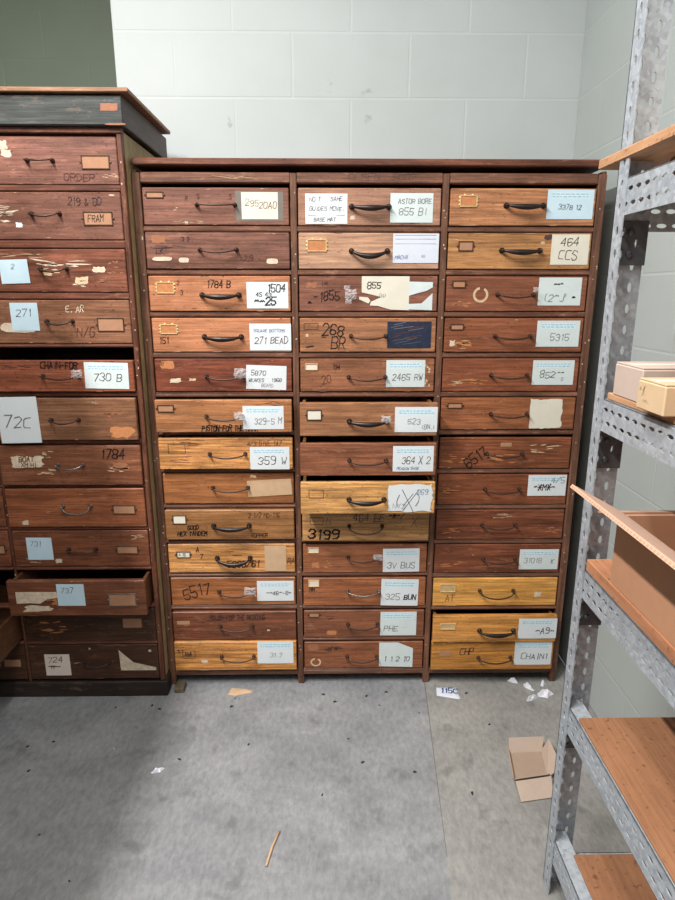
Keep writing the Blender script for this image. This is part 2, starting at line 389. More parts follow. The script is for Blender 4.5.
def drawer(cab, x0, x1, zt, zb, yf, depth, sp, pull=0.0, INNER=INNER):
    y = yf - pull; W = x1-x0; H = zt-zb
    pale = sum(sp['c']) > 340
    wm = wood('drawer_wood', sp['c'], sp.get('worn'), sp.get('wamt',.4), sp.get('grain',.55), sp.get('rough',.42), 'x', sp.get('dirt',.5), sp.get('knots',0))
    mb = MB()
    mb.box(x0, x1, y, y+.018, zb, zt, wm, .0022)
    t=.010; yb=y+depth
    mb.box(x0+.006, x0+.006+t, y+.018, yb, zb+.006, zt-.008, INNER, .001)
    mb.box(x1-.006-t, x1-.006, y+.018, yb, zb+.006, zt-.008, INNER, .001)
    mb.box(x0+.016, x1-.016, yb-t, yb, zb+.006, zt-.012, INNER, .001)
    mb.box(x0+.016, x1-.016, y+.018, yb-t, zb+.006, zb+.012, INNER, .001)
    wear = GLUE if pale else ORANGE
    X = lambda u: x0+u*W
    Z = lambda v: zt-v*H
    fn = lambda a,b: (a, y-.0005, b)
    fn2 = lambda a,b: (a, y-.0008, b)
    fn3 = lambda a,b: (a, y-.0011, b)
    for c in sp.get('chips',()):                         # (u0,v0,u1,v1,material[,streaky])
        u0,v0,u1,v1,m = c[:5]; a,b2 = X((u0+u1)/2), Z((v0+v1)/2)
        if len(c)>5 and c[5]=='s': streaks(mb, fn, a, b2, W*(u1-u0), H*(v1-v0), m, 7, u0)
        elif len(c)>5 and c[5]=='ring':
            rw, rh = W*(u1-u0)/2, H*(v1-v0)/2
            for k in range(18):
                a0,a1 = 2*math.pi*k/18, 2*math.pi*(k+1)/18
                if k in (3,4): continue
                mb.face([fn(a+rw*math.cos(a0),b2+rh*math.sin(a0)),fn(a+rw*math.cos(a1),b2+rh*math.sin(a1)),fn(a+rw*.7*math.cos(a1),b2+rh*.7*math.sin(a1)),fn(a+rw*.7*math.cos(a0),b2+rh*.7*math.sin(a0))], m)
        elif len(c)>5 and c[5]=='r': blob(mb, fn2, a, b2, W*(u1-u0), H*(v1-v0), m, 14, .12, 0, u0)
        else: blob(mb, fn, a, b2, W*(u1-u0), H*(v1-v0), m, 16, .4, 0, u0)
    for t_ in sp.get('marks',()):                        # (text,u,v,height fraction,material[,bold,rot,width])
        s,u,v,hh,m = t_[:5]; bold = t_[5] if len(t_)>5 else .12; ro = t_[6] if len(t_)>6 else 0; wd = t_[7] if len(t_)>7 else .62
        write(mb, fn3, s, X(u), Z(v)-hh*H*.04, hh*H*.92, m, hh*H*bold*.78, ro, wide=wd)
    rr = random.Random(x0*37+zt*91)                     # nicks, edge wear and drips
    for _ in range(rr.randint(5,9)):
        blob(mb, fn, x0+W*rr.uniform(.02,.98), zt-H*rr.choice((rr.uniform(.01,.06),rr.uniform(.92,.985),rr.uniform(.1,.9))), rr.uniform(.003,.022), rr.uniform(.0012,.003), rr.choice((WORN,GLUE,FAINT,FAINT,wear)), 9, .55, rr.uniform(-.1,.1), _)
    for _ in range(3):
        blob(mb, fn, x0+W*rr.uniform(.1,.9), zt-H*rr.choice((.012,.988)), rr.uniform(.02,.07), .0016, wear, 12, .6, 0, _)
    d = mb.build('drawer', cab, label=sp.get('label') or ('pale yellowish oak drawer' if pale else None))
    if 'h' in sp:
        k,ua,ub,v = sp['h'][:4]
        handle(d, X(ua), X(ub), y, Z(v), k, len(sp['h'])>4)
    if 'p' in sp:
        k,u0,v0,u1,v1 = sp['p'][:5]
        plate(d, X(u0), X(u1), y, Z(v0), Z(v1), k, sp['p'][5] if len(sp['p'])>5 else None)
    for q in sp.get('s',()):                             # papers
        q = dict(q); u0,v0,u1,v1 = q.pop('r')
        sheet(d, X(u0), X(u1), y, Z(v0), Z(v1), q.pop('m',PAPER), **q)
    for (u,v,s) in sp.get('tape',()): tape(d, X(u), y, Z(v), s)
    return d
# ==================================================================
#  CAMERA
# ==================================================================
yaw, pitch, roll, fpx, D, Hc = .0152, .2529, .001, 612.98, 1.9161, 1.36
fw = Vector((math.sin(yaw)*math.cos(pitch), math.cos(yaw)*math.cos(pitch), -math.sin(pitch)))
rt = Vector((math.cos(yaw), -math.sin(yaw), 0)); up = rt.cross(fw)
r2 = rt*math.cos(roll)+up*math.sin(roll); u2 = r2.cross(fw)
cam = bpy.data.cameras.new('camera'); co = bpy.data.objects.new('camera', cam); COL.objects.link(co)
co.matrix_world = Matrix(((r2.x,u2.x,-fw.x,0),(r2.y,u2.y,-fw.y,-D),(r2.z,u2.z,-fw.z,Hc),(0,0,0,1)))
cam.sensor_fit = 'VERTICAL'; cam.sensor_height = 36; cam.lens = 36*fpx/900; cam.clip_start = .02
S.camera = co
# ==================================================================
#  MAIN CABINET : three columns of thirteen drawers
# ==================================================================
FRAME_W = wood('frame_wood', (106,68,57), (138,100,84), .5, .5, .45, 'x', .6, scuff=.7)
STILE_W = wood('stile_wood', (102,66,54), (140,104,84), .4, .5, .5, 'z', .6)
TOP_W = wood('top_board_wood', (100,56,44), (150,98,70), .25, .55, .45, 'x', .7)
SIDE_W = wood('side_wood', (92,60,42), None, .3, .4, .5, 'z', .5)
BACK_W = wood('back_board_wood', (70,48,36), None, .3, .4, .6, 'z', .5)
DARKSP = flat('dust_speck', (196,180,160), .8)

main = thing('drawer_cabinet', 'tall brown wooden cabinet of three columns of labelled drawers against the back wall', 'cabinet', (.125, 0, 0), None)
XL = [-.541, -.089, .357]; XR = [-.112, .334, .789]
DZ = .1235; Z0 = 1.653; DH = .105
DEP = .43
mb = MB(); mb.box(-.565, -.553, .004, DEP, .045, 1.70, SIDE_W); mb.build('side_panel', main)
mb = MB(); mb.box(.802, .814, .004, DEP, .045, 1.70, SIDE_W); mb.build('side_panel', main)
mb = MB(); mb.box(-.565, .814, DEP, DEP+.008, .045, 1.70, BACK_W); mb.build('back_panel', main)
mb = MB(); mb.box(-.556, .806, .016, DEP, .045, .057, BACK_W); mb.build('bottom_panel', main)
mb = MB(); mb.box(-.562, .812, -.007, DEP+.02, 1.711, 1.730, TOP_W, .003)
mb.build('top_board', main)
mb = MB(); mb.box(-.556, .806, .10, DEP, 1.69, 1.699, BACK_W); mb.build('dust_panel', main)
ST = [(-.566,-.543),(-.110,-.091),(.336,.355),(.791,.815)]
for i,(a,b) in enumerate(ST):
    mb = MB(); mb.box(a, b, 0, .022, .02 if i in (0,3) else .03, 1.692, STILE_W, .002)
    rr = random.Random(i)
    for _ in range(16):
        z = rr.uniform(.1,1.65); x = rr.uniform(a+.004,b-.004)
        blob(mb, lambda p,q:(p,-.0004,q), x, z, rr.uniform(.003,.006), rr.uniform(.003,.007), DARKSP, 8, .4, 0, z)
    mb.build('stile', main)
for i in (1,2):
    a,b = ST[i]
    mb = MB(); mb.box((a+b)/2-.006, (a+b)/2+.006, .022, DEP, .05, 1.69, BACK_W); mb.build('divider_panel', main)
for i,(a,b) in enumerate(ST):
    mb = MB(); c=(a+b)/2
    w0, w1 = (.020,.013)
    for k in range(1):
        vs = [(c-w1/1.4,.004,0),(c+w1/1.4,.004,0),(c+w1/1.4,.030,0),(c-w1/1.4,.030,0),(c-w0/2-.002,.001,.045),(c+w0/2+.002,.001,.045),(c+w0/2+.002,.034,.045),(c-w0/2-.002,.034,.045)]
        mb.mesh(vs, [(3,2,1,0),(4,5,6,7),(0,1,5,4),(1,2,6,5),(2,3,7,6),(3,0,4,7)], STILE_W)
    mb.build('foot', main)
    mb = MB(); mb.box(c-.011, c+.011, DEP-.04, DEP-.012, 0, .046, STILE_W); mb.build('foot', main)
for c in range(3):
    mb = MB(); mb.box(XL[c]-.002, XR[c]+.002, .005, .026, 1.664, 1.694, FRAME_W, .002)
    mb.box(XL[c]-.002, XR[c]+.002, .002, .010, 1.6655, 1.676, FRAME_W, .002)
    fnf = lambda p,q:(p,.0044,q-.006)
    if c == 1:
        write(mb, fnf, 'OLSEN', .06, 1.697, .016, FAINT, wide=1.1); write(mb, fnf, '5002', .19, 1.697, .016, FAINT, wide=1.0)
    elif c == 0:
        streaks(mb, fnf, -.30, 1.688, .2, .01, GLUE, 3, 3)
    mb.build('frieze_board', main)
    norail = {0:(11,),1:(7,),2:(11,)}[c]
    for k in range(13):
        if k in norail: continue
        zt = Z0-DZ*k-DH; zb = Z0-DZ*(k+1)
        if c == 2 and 5 < k < 12: zt -= .008; zb -= .007
        if k == 12: zt, zb = .062, .036
        mb = MB(); mb.box(XL[c]-.002, XR[c]+.002, .003, .022, zb+.0012, zt-.0015, FRAME_W, .0016)
        mb.box(XL[c]-.002, XR[c]+.002, .0014, .008, zb+.004, zt-.0075, FRAME_W, .001)
        mb.build('rail', main)

A1 = [ # column 1
 dict(c=(124,74,66),worn=(100,54,44),grain=.4,dirt=.6,h=('flat',.37,.63,.46),p=('frame',.025,.11,.145,.29),
  chips=[(.2,.87,.42,.97,GLUE,'s'),(.275,.9,.31,.96,PAPER_C)],marks=[('R',.29,.2,.14,FAINT),('S',.37,.17,.14,FAINT),('S',.59,.17,.14,FAINT)],
  s=[dict(r=(.675,.12,.925,.84),m=PAPER_C,texts=[('295',.1,.26,.26,BROWN_INK,.09),('20A0',.48,.34,.26,BROWN_INK,.1)],backing=(-.071,.069))]),
 dict(c=(120,72,64),worn=(92,48,40),grain=.45,dirt=.65,h=('wire',.375,.63,.47),
  chips=[(.03,.05,.16,.32,ORANGE),(.03,.66,.19,.79,CHIP,'r'),(.22,.68,.30,.84,CHIP,'r'),(.83,.7,.925,.87,CHIP,'r'),(.02,.3,.3,.5,FAINT,'s')],marks=[('3 3',.25,.1,.14,FAINT),('219',.68,.62,.16,BROWN_INK),('LK',.07,.4,.2,FAINT)]),
 dict(c=(178,114,80),worn=(196,132,92),wamt=.3,grain=.4,h=('thick',.375,.635,.54),p=('orn',.055,.17,.18,.5),
  marks=[('1784 B',.41,.12,.21,INK,.14),('2',.2,.12,.13,BROWN_INK),('3',.22,.4,.14,BROWN_INK)],
  s=[dict(r=(.69,.17,.985,.92),texts=[('1504',.5,.08,.3,INK,.16),('4S 43',.22,.38,.18,INK,.18),('~~25',.18,.58,.3,INK,.22)])]),
 dict(c=(184,118,82),worn=(200,138,98),wamt=.3,grain=.35,h=('thick',.375,.64,.55),p=('orn',.06,.18,.18,.47),
  marks=[('151',.045,.55,.2,BROWN_INK,.15)],
  s=[dict(r=(.70,.16,1.0,.95),header=False,texts=[('SQUARE BOTTOMS',.1,.2,.12,BLUE_INK,.13),('271 BEAD',.12,.47,.28,BROWN_INK,.11)])]),
 dict(c=(118,60,46),worn=(88,42,34),grain=.55,dirt=.6,h=('wire',.375,.64,.52),
  chips=[(.03,.04,.155,.32,WORN,'r'),(.09,.56,.2,.74,CHIP),(.24,.58,.3,.68,GLUE)],marks=[('18',.035,.08,.13,INK)],tape=[(.63,.42,.03)],
  s=[dict(r=(.665,.2,.96,.93),rot=-.035,texts=[('5870',.12,.2,.22,INK,.12),('WEAKES',.06,.55,.15,INK,.15),('1968',.63,.5,.16,INK,.15),('BOARD',.38,.76,.14,PENCIL,.12)])]),
 dict(c=(166,100,62),worn=(136,76,44),grain=.45,h=('wire',.375,.64,.5),p=('frame',.02,.14,.14,.37),
  marks=[('PISTON-FOR THE MARK',.335,.77,.19,INK,.18,0,.5)],chips=[(.7,.02,.98,.2,BROWN_INK,'s')],tape=[(.625,.46,.026)],
  s=[dict(r=(.64,.18,.94,.9),header=True,texts=[('329-5 M',.28,.5,.28,PENCIL,.1)])]),
 dict(c=(200,136,76),worn=(176,104,56),wamt=.5,grain=.68,knots=1.0,h=('wire',.38,.645,.5),p=('out',.07,.18,.2,.5),
  marks=[('4/3 GIVE 1A7',.66,.09,.16,FAINT,.1)],chips=[(.14,.05,.33,.25,BROWN_INK,'s'),(.05,.55,.25,.9,ORANGE,'s')],
  s=[dict(r=(.68,.28,.975,1.0),header=True,texts=[('359 W',.2,.42,.38,INK,.09)])]),
 dict(c=(152,92,56),worn=(124,66,40),grain=.5,h=('wire',.38,.65,.46),chips=[(.1,.5,.4,.62,ORANGE,'s'),(.66,.02,.72,.16,GLUE)],
  s=[dict(r=(.645,.2,.985,.74),m=KRAFT,rot=.06,curl=.012,texts=[('- - -',.1,.3,.1,GLUE)])]),
 dict(c=(142,94,58),worn=(118,76,48),grain=.4,h=('thick',.375,.65,.52),p=('white',.06,.15,.165,.46),
  marks=[('GOOD',.17,.5,.15,INK,.22),('HEX TANDEM',.09,.7,.16,INK,.2),('2 1/2 HD-116',.645,.08,.17,FAINT,.12,0,.56),('----',.72,.42,.1,FAINT),('VOPPER',.66,.78,.15,INK,.16)]),
 dict(c=(200,138,76),worn=(164,92,48),wamt=.45,grain=.64,knots=.8,h=('droop',.385,.645,.48),p=('white',.065,.24,.175,.47,'A 16'),
  marks=[('A',.22,.1,.18,BROWN_INK,.2),('7',.25,.36,.16,BROWN_INK,.2),('5008/61',.46,.56,.26,BROWN_INK,.16),('RA',.94,.5,.2,BROWN_INK)],chips=[(.42,.2,.62,.45,ORANGE,'s')],
  s=[dict(r=(.76,.05,.93,.95),m=KRAFT,texts=[('- - -',.15,.2,.06,GLUE)])]),
 dict(c=(144,84,50),worn=(176,106,60),wamt=.35,grain=.5,h=('wire',.385,.65,.5),marks=[('5517',.08,.42,.42,INK,.09,.28)],tape=[(.64,.4,.03)],
  s=[dict(r=(.69,.12,.985,.85),header=True,texts=[('~~46~-8~',.25,.5,.2,INK,.16)])]),
 dict(c=(112,62,44),worn=(86,44,32),grain=.45,h=('wire',.385,.645,.5),marks=[('ROUGH-FOR THE REDOING',.3,.12,.17,FAINT,.16,0,.52)],p=('faint',.03,.3,.14,.45),chips=[(.76,.62,.79,.7,CHIP)]),
 dict(c=(204,136,66),worn=(176,100,46),wamt=.4,grain=.7,h=('wire',.385,.65,.5),p=('out',.065,.26,.17,.56,'18A'),chips=[(.21,.62,.275,.73,CHIP,'r'),(.02,.16,.08,.4,FAINT,'s')],
  s=[dict(r=(.68,-.02,.975,.76),header=True,texts=[('31.7',.35,.52,.2,PENCIL,.1)])]),
]
O1 = {5:dict(pull=.035),6:dict(pull=.025),8:dict(pull=.012),11:dict(zt=.293,zb=.183,pull=.008),12:dict(zt=.182,zb=.068,pull=.016)}
def xs(a, F, x, zt, W, H):
    pass
def cross(mb, F, xa, zt, W, H):
    for (a,b,c,d) in ((.32,.2,.58,1.0),(.68,.22,.34,.95)):
        p=(xa+a*W,zt-b*H); q=(xa+c*W,zt-d*H); w=.0011
        mb.face([F(p[0]-w,p[1]),F(q[0]-w,q[1]),F(q[0]+w,q[1]),F(p[0]+w,p[1])], INK)
def rules(mb, F, xa, zt, W, H):
    for v in (.05,.18,.34):
        mb.face([F(xa+W*.04,zt-H*v-.0008),F(xa+W*.94,zt-H*v-.0008),F(xa+W*.94,zt-H*v),F(xa+W*.04,zt-H*v)], PENCIL)
def rule1(mb, F, xa, zt, W, H):
    mb.face([F(xa+W*.06,zt-H*.72-.001),F(xa+W*.94,zt-H*.72-.001),F(xa+W*.94,zt-H*.72),F(xa+W*.06,zt-H*.72)], FAINT)
def streak2(mb, F, xa, zt, W, H):
    rr = random.Random(5)
    for _ in range(12):
        v = rr.uniform(.1,.9); u = rr.uniform(.05,.5); l = rr.uniform(.2,.45); k=rr.uniform(.01,.03)
        mb.face([F(xa+W*u,zt-H*(v+k)),F(xa+W*(u+l),zt-H*(v+k-.1)),F(xa+W*(u+l),zt-H*(v-.1)),F(xa+W*u,zt-H*v)], PENCIL if _%3 else BROWN_INK)
A2 = [
 dict(c=(154,104,90),worn=(186,140,118),wamt=.35,grain=.35,h=('thick',.375,.635,.5),chips=[(.36,.72,.4,.86,CHIP)],
  s=[dict(r=(.05,.15,.345,.96),texts=[('NO T',.1,.12,.15,INK,.12),('SAME',.6,.1,.15,INK,.12),('GUIDES MOVE.',.1,.42,.15,INK,.12),('BASE MAT',.2,.78,.14,INK,.13)],extra=rule1),
     dict(r=(.645,.13,.945,.92),m=PAPER_G,texts=[('ASTOR BORE',.18,.18,.18,PENCIL,.13),('855 BI',.2,.5,.26,PENCIL,.1)])]),
 dict(c=(180,138,114),worn=(200,148,116),wamt=.3,grain=.4,dirt=.35,h=('droop',.375,.63,.5),p=('orn',.06,.175,.2,.52),marks=[('--',.27,.47,.1,FAINT)],
  s=[dict(r=(.67,.02,.995,.83),m=PAPER_L,curl=.004,texts=[('MACHX',.05,.74,.13,BLUE_INK,.14),('NX',.63,.72,.09,PENCIL)],extra=rules)]),
 dict(c=(128,74,62),worn=(160,108,86),wamt=.25,grain=.4,chips=[(.03,.14,.135,.36,ORANGE)],
  marks=[('LMX',.165,.15,.1,INK),('-1855',.1,.46,.27,INK,.12,.08),('~',.06,.66,.2,INK,.2)],tape=[(.37,.5,.026),(.345,.33,.014),(.355,.72,.014)],
  s=[dict(r=(.79,.15,.965,.97),m=PAPER_G,poly=[[(0,0),(1,.02),(1,.2),(.75,.32),(.3,.42),(0,.5)],[(0,.78),(.5,.8),(.8,.6),(1,.4),(1,1),(0,.97)]]),
     dict(r=(.44,.0,.795,.97),m=PAPER_C,poly=[[(.03,0),(1,0),(1,1),(.62,.98),(.36,.87),(.2,.86),(.22,.75),(.55,.78),(.6,.62),(.4,.5),(.2,.5),(.03,.47)],[(-.02,.6),(.16,.62),(.21,.72),(.17,.8),(-.02,.68)]],texts=[('855',.14,.17,.2,INK,.16),('(N)',.37,.5,.12,PENCIL)])]),
 dict(c=(156,96,68),worn=(176,114,80),wamt=.3,grain=.4,h=('wire',.375,.63,.52),p=('out',.03,.15,.135,.34),chips=[(.04,.45,.065,.56,GLUE,'r')],
  marks=[('268',.165,.16,.36,INK,.11),('/',.08,.72,.2,INK,.22,-.8),('BR',.23,.56,.36,INK,.1),('_',.16,.3,.25,INK,.1)],
  s=[dict(r=(.642,.1,.965,.88),m=NAVY,extra=streak2,name='dark_tape_label')]),
 dict(c=(144,84,60),worn=(116,64,46),wamt=.35,grain=.45,h=('wire',.36,.635,.55),p=('bright',.035,.14,.13,.35),marks=[('134',.24,.17,.14,INK,.16),('20',.15,.55,.25,BROWN_INK,.08,.3)],chips=[(.93,.1,.97,.9,GLUE,'s')],
  s=[dict(r=(.64,.04,.93,.86),m=PAPER_G,header=True,texts=[('2465 RW',.16,.5,.26,PENCIL,.11)])]),
 dict(c=(154,96,66),worn=(128,72,46),wamt=.4,grain=.45,h=('thick',.36,.63,.55),p=('white',.05,.2,.16,.52),tape=[(.625,.45,.022)],
  s=[dict(r=(.69,.12,1.0,.88),header=True,texts=[('523',.3,.45,.24,PENCIL,.1),('(BN.)',.62,.7,.18,INK,.1)])]),
 dict(c=(132,78,58),worn=(110,58,42),wamt=.4,grain=.5,h=('wire',.36,.63,.52),chips=[(.06,.1,.2,.35,ORANGE,'s')],
  s=[dict(r=(.68,.08,.98,.87),header=True,texts=[('364 X 2',.22,.4,.3,INK,.09),('MEADOW BASE',.1,.82,.11,BLUE_INK,.14)])]),
 dict(c=(208,152,86),worn=(190,128,66),wamt=.3,grain=.64,dirt=.25,h=('thick',.36,.62,.54),p=('out',.06,.22,.17,.5),
  s=[dict(r=(.645,.04,.985,.95),ragged=.06,curl=.006,texts=[('269',.64,.2,.18,BLUE_INK,.1),('(/)',.1,.3,.5,PENCIL,.06),('NY2',.12,.68,.2,PENCIL,.07)],extra=cross)]),
 dict(c=(176,124,68),worn=(150,98,50),wamt=.4,grain=.5,h=('bail',.37,.63,.5),p=('out',.06,.2,.165,.45),
  marks=[('3199',.045,.6,.32,INK,.2,0,.85),('464 EE',.4,.08,.28,FAINT,.1),('~*~/',.68,.06,.2,INK,.16),('X',.86,.2,.35,FAINT,.06),('N',.19,.2,.25,FAINT,.06)]),
 dict(c=(138,80,54),worn=(112,60,40),wamt=.4,grain=.45,h=('wire',.365,.6,.45),p=('bright',.04,.1,.13,.3),chips=[(.06,.58,.14,.85,WORN),(.14,.5,.24,.85,WORN,'s')],tape=[(.6,.36,.022)],
  s=[dict(r=(.645,.15,.94,.97),rot=.01,header=True,texts=[('3V BUS',.12,.58,.27,INK,.1)])]),
 dict(c=(146,84,54),worn=(120,64,40),wamt=.4,grain=.45,h=('wire',.36,.615,.45,1),p=('bright',.04,.05,.13,.3),marks=[('MM',.05,.35,.14,FAINT,.2)],
  s=[dict(r=(.635,.04,.94,1.0),rot=-.02,header=True,texts=[('325',.12,.55,.24,PENCIL,.1),('BUN',.62,.58,.2,INK,.22)])]),
 dict(c=(122,70,50),worn=(98,52,38),wamt=.4,grain=.45,h=('wire',.365,.61,.5),p=('frame',.04,.06,.13,.24),chips=[(.18,.72,.28,.92,WORN,'r'),(.17,.15,.25,.35,FAINT,'s')],
  s=[dict(r=(.635,.05,.935,.93),m=PAPER_G,header=True,texts=[('PHE',.1,.56,.26,PENCIL,.11),('- -',.62,.6,.1,PENCIL)])]),
 dict(c=(130,74,50),worn=(104,56,38),wamt=.4,grain=.45,h=('wire',.36,.61,.55),chips=[(.02,.05,.13,.35,ORANGE,'r'),(.05,.6,.14,.92,GLUE,'ring'),(.18,.15,.32,.4,FAINT,'s')],marks=[('M ~',.2,.18,.2,FAINT,.14)],
  s=[dict(r=(.63,.02,.915,.97),m=PAPER_G,poly=[[(0,0),(.55,0),(1,.24),(1,1),(0,.96)]],header=False,texts=[('1 1',.15,.55,.2,INK,.1),('2 10',.5,.55,.22,INK,.1)])]),
]
O2 = {5:dict(pull=.09),6:dict(pull=.10),7:dict(pull=.105),8:dict(zt=.664,zb=.556,pull=.02)}
A3 = [
 dict(c=(178,114,72),worn=(150,84,48),wamt=.35,grain=.55,h=('thick',.385,.64,.46),p=('orn',.065,.18,.185,.5),
  s=[dict(r=(.665,.03,.985,.82),header=True,m=PAPER_B,texts=[('3378 12',.25,.5,.18,INK,.12)])]),
 dict(c=(170,110,66),worn=(150,90,50),wamt=.35,grain=.5,h=('thick',.375,.64,.48),p=('frame',.07,.22,.175,.5),chips=[(.66,.02,.74,.2,FAINT),(.64,.2,.68,.32,GLUE)],
  s=[dict(r=(.72,.03,.985,.87),m=PAPER_C,curl=.003,texts=[('464',.24,.1,.3,INK,.1),('CCS',.2,.52,.32,INK,.09)])]),
 dict(c=(122,70,54),worn=(146,90,66),wamt=.25,grain=.4,h=('wire',.365,.62,.52,),p=('frame',.04,.12,.135,.33),chips=[(.19,.3,.3,.75,GLUE,'ring'),(.06,.65,.18,.95,WORN,'s')],tape=[(.625,.38,.016)],
  s=[dict(r=(.655,.03,.96,.83),m=PAPER_G,texts=[('~~~',.35,.16,.16,INK,.25),('(2~J',.1,.56,.3,PENCIL,.09),('3',.6,.55,.14,PENCIL),('~',.8,.62,.18,INK,.3)])]),
 dict(c=(128,72,52),worn=(104,54,40),wamt=.35,grain=.4,h=('wire',.365,.62,.52),p=('frame',.04,.17,.135,.35),chips=[(.03,.62,.085,.85,CHIP),(.08,.62,.23,.92,GLUE,'s'),(.06,.66,.22,.86,WORN)],
  s=[dict(r=(.665,.07,.975,.84),m=PAPER_G,header=True,texts=[('5315',.32,.5,.28,PENCIL,.1)])]),
 dict(c=(128,70,50),worn=(104,52,38),wamt=.4,grain=.45,h=('wire',.355,.62,.5),chips=[(.03,.62,.32,.88,WORN,'s'),(.04,.66,.2,.86,GLUE,'s')],
  s=[dict(r=(.66,.05,.965,.8),m=PAPER_G,header=True,texts=[('852',.18,.42,.3,INK,.09),('~~',.6,.4,.2,INK,.13),('O',.7,.7,.14,INK)])]),
 dict(c=(138,80,54),worn=(110,60,40),wamt=.4,grain=.5,h=('wire',.37,.64,.5),p=('frame',.045,.15,.155,.33),
  s=[dict(r=(.66,.02,.91,.98),m=PAPER_C,ragged=.05,texts=[('- - -',.25,.1,.08,PENCIL)])]),
 dict(c=(124,68,46),worn=(96,50,34),wamt=.4,grain=.6,h=('wire',.36,.63,.5),p=('faint',.46,.15,.55,.3),marks=[('6517',.18,.75,.35,INK,.12,.7)],chips=[(.05,.5,.2,.85,WORN,'s'),(.36,.5,.6,.85,WORN,'s'),(.68,.2,.9,.5,GLUE,'s')],
  s=[]),
 dict(c=(128,70,48),worn=(98,50,34),wamt=.4,grain=.55,h=('wire',.365,.63,.48),chips=[(.02,.3,.18,.65,WORN,'s')],
  s=[dict(r=(.695,.02,.99,.71),m=PAPER,header=True,texts=[('~*M*~',.15,.45,.28,INK,.18),('4/5',.6,.1,.3,PENCIL,.09)])]),
 dict(c=(116,62,44),worn=(90,46,32),wamt=.45,grain=.6,h=('wire',.36,.62,.5),chips=[(.03,.55,.2,.8,WORN,'s'),(.84,.55,.97,.8,WORN,'s'),(.45,.1,.6,.3,GLUE,'s')]),
 dict(c=(116,62,44),worn=(140,82,56),wamt=.35,grain=.5,h=('wire',.385,.64,.5),chips=[(.03,.55,.25,.85,WORN,'s'),(.05,.15,.15,.3,FAINT,'s')],
  s=[dict(r=(.675,.17,.985,.88),m=PAPER_G,texts=[('31018',.12,.42,.26,BROWN_INK,.08),('K',.82,.5,.22,INK,.12)],header=True)]),
 dict(c=(206,146,64),worn=(186,120,48),wamt=.35,grain=.45,dirt=.25,h=('bail',.375,.645,.45),p=('brass',.055,.2,.18,.5),marks=[('AT',.1,.6,.25,BROWN_INK,.08)],chips=[(.81,.48,.885,.72,CHIP)]),
 dict(c=(196,132,58),worn=(172,104,42),wamt=.35,grain=.45,dirt=.3,h=('thick',.375,.65,.55),p=('brass',.055,.27,.18,.5),
  s=[dict(r=(.69,.1,1.0,.86),m=PAPER,header=True,texts=[('~A9~',.45,.45,.3,INK,.13)])]),
 dict(c=(176,114,50),worn=(150,88,38),wamt=.4,grain=.45,h=('wire',.385,.65,.55),p=('faint',.06,.3,.16,.5),marks=[('CHP',.23,.2,.25,FAINT,.12)],
  s=[dict(r=(.68,-.03,.985,.82),m=PAPER,header=True,texts=[('CHAIN1',.18,.5,.26,INK,.11)])]),
]
O3 = {11:dict(zt=.283,zb=.18,pull=.03),12:dict(zt=.177,zb=.066,pull=.022)}
for c,(A,O) in enumerate(((A1,O1),(A2,O2),(A3,O3))):
    rr = random.Random(c+3)
    for k,sp in enumerate(A):
        o = O.get(k,{})
        zt = o.get('zt', Z0-DZ*k); zb = o.get('zb', Z0-DZ*k-DH)
        if c == 2 and 'zt' not in o and k >= 6: zt -= .007; zb -= .008
        if c == 1 and 'zt' not in o and k >= 9: zt -= .003; zb -= .004
        p = o.get('pull', rr.choice((0,0,.001,.002,.003)))
        drawer(main, XL[c]+.002, XR[c]-.002, zt-.001, zb+.001, .001, .40, sp, p)

# ==================================================================
#  LEFT CABINET : nearer and taller
# ==================================================================
LY = -.055
FL_W = wood('old_frame_wood', (98,56,44), (168,128,100), .25, .5, .5, 'z', .65)
FLX_W = wood('old_rail_wood', (104,58,46), (160,112,84), .3, .5, .5, 'x', .65)
OLIVE = flat('olive_painted_side', (168,146,104), .7, var=.3, scale=30)
BLACKP = wood('black_painted_box', (58,62,68), (120,112,108), .3, .5, .5, 'x', .6)
CAP_W = wood('cap_board_wood', (150,100,76), (120,66,48), .3, .45, .5, 'x', .5)
DKRED = wood('dark_red_side', (66,44,44), (92,60,56), .3, .5, .5, 'y', .6)
BASE_W = wood('plinth_wood', (42,32,29), (90,72,64), .25, .5, .6, 'x', .6)  # dark wood, with some of the shade near the floor in its colour
lc = thing('drawer_cabinet', 'taller worn wooden drawer cabinet standing left and forward under a black box top', 'cabinet', (-1.03, .16, 0), None)
LX0, LX1 = -1.490, -.569
OLDIN = wood('dark_drawer_inside', (92,58,42), (120,84,62), .3, .4)
mb = MB(); mb.box(LX1-.012, LX1, LY+.004, .38, .06, 1.79, OLIVE); mb.build('side_panel', lc, label='olive painted side panel')
mb = MB(); mb.box(LX0, LX0+.012, LY+.004, .38, .06, 1.79, SIDE_W); mb.build('side_panel', lc)
mb = MB(); mb.box(LX0, LX1, .38, .39, .06, 1.79, BACK_W); mb.build('back_panel', lc)
mb = MB(); mb.box(LX0+.013, LX1-.013, LY+.02, .38, .05, .06, BACK_W); mb.build('bottom_panel', lc)
mb = MB(); mb.box(LX0+.013, LX1-.013, LY+.02, .38, 1.775, 1.785, BACK_W); mb.build('dust_panel', lc)
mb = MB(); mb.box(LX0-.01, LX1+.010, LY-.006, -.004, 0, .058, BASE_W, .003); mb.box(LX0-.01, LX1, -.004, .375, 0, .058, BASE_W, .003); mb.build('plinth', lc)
LST = [(LX0,LX0+.014),(-1.033,-1.024),(-.583,-.5685)]
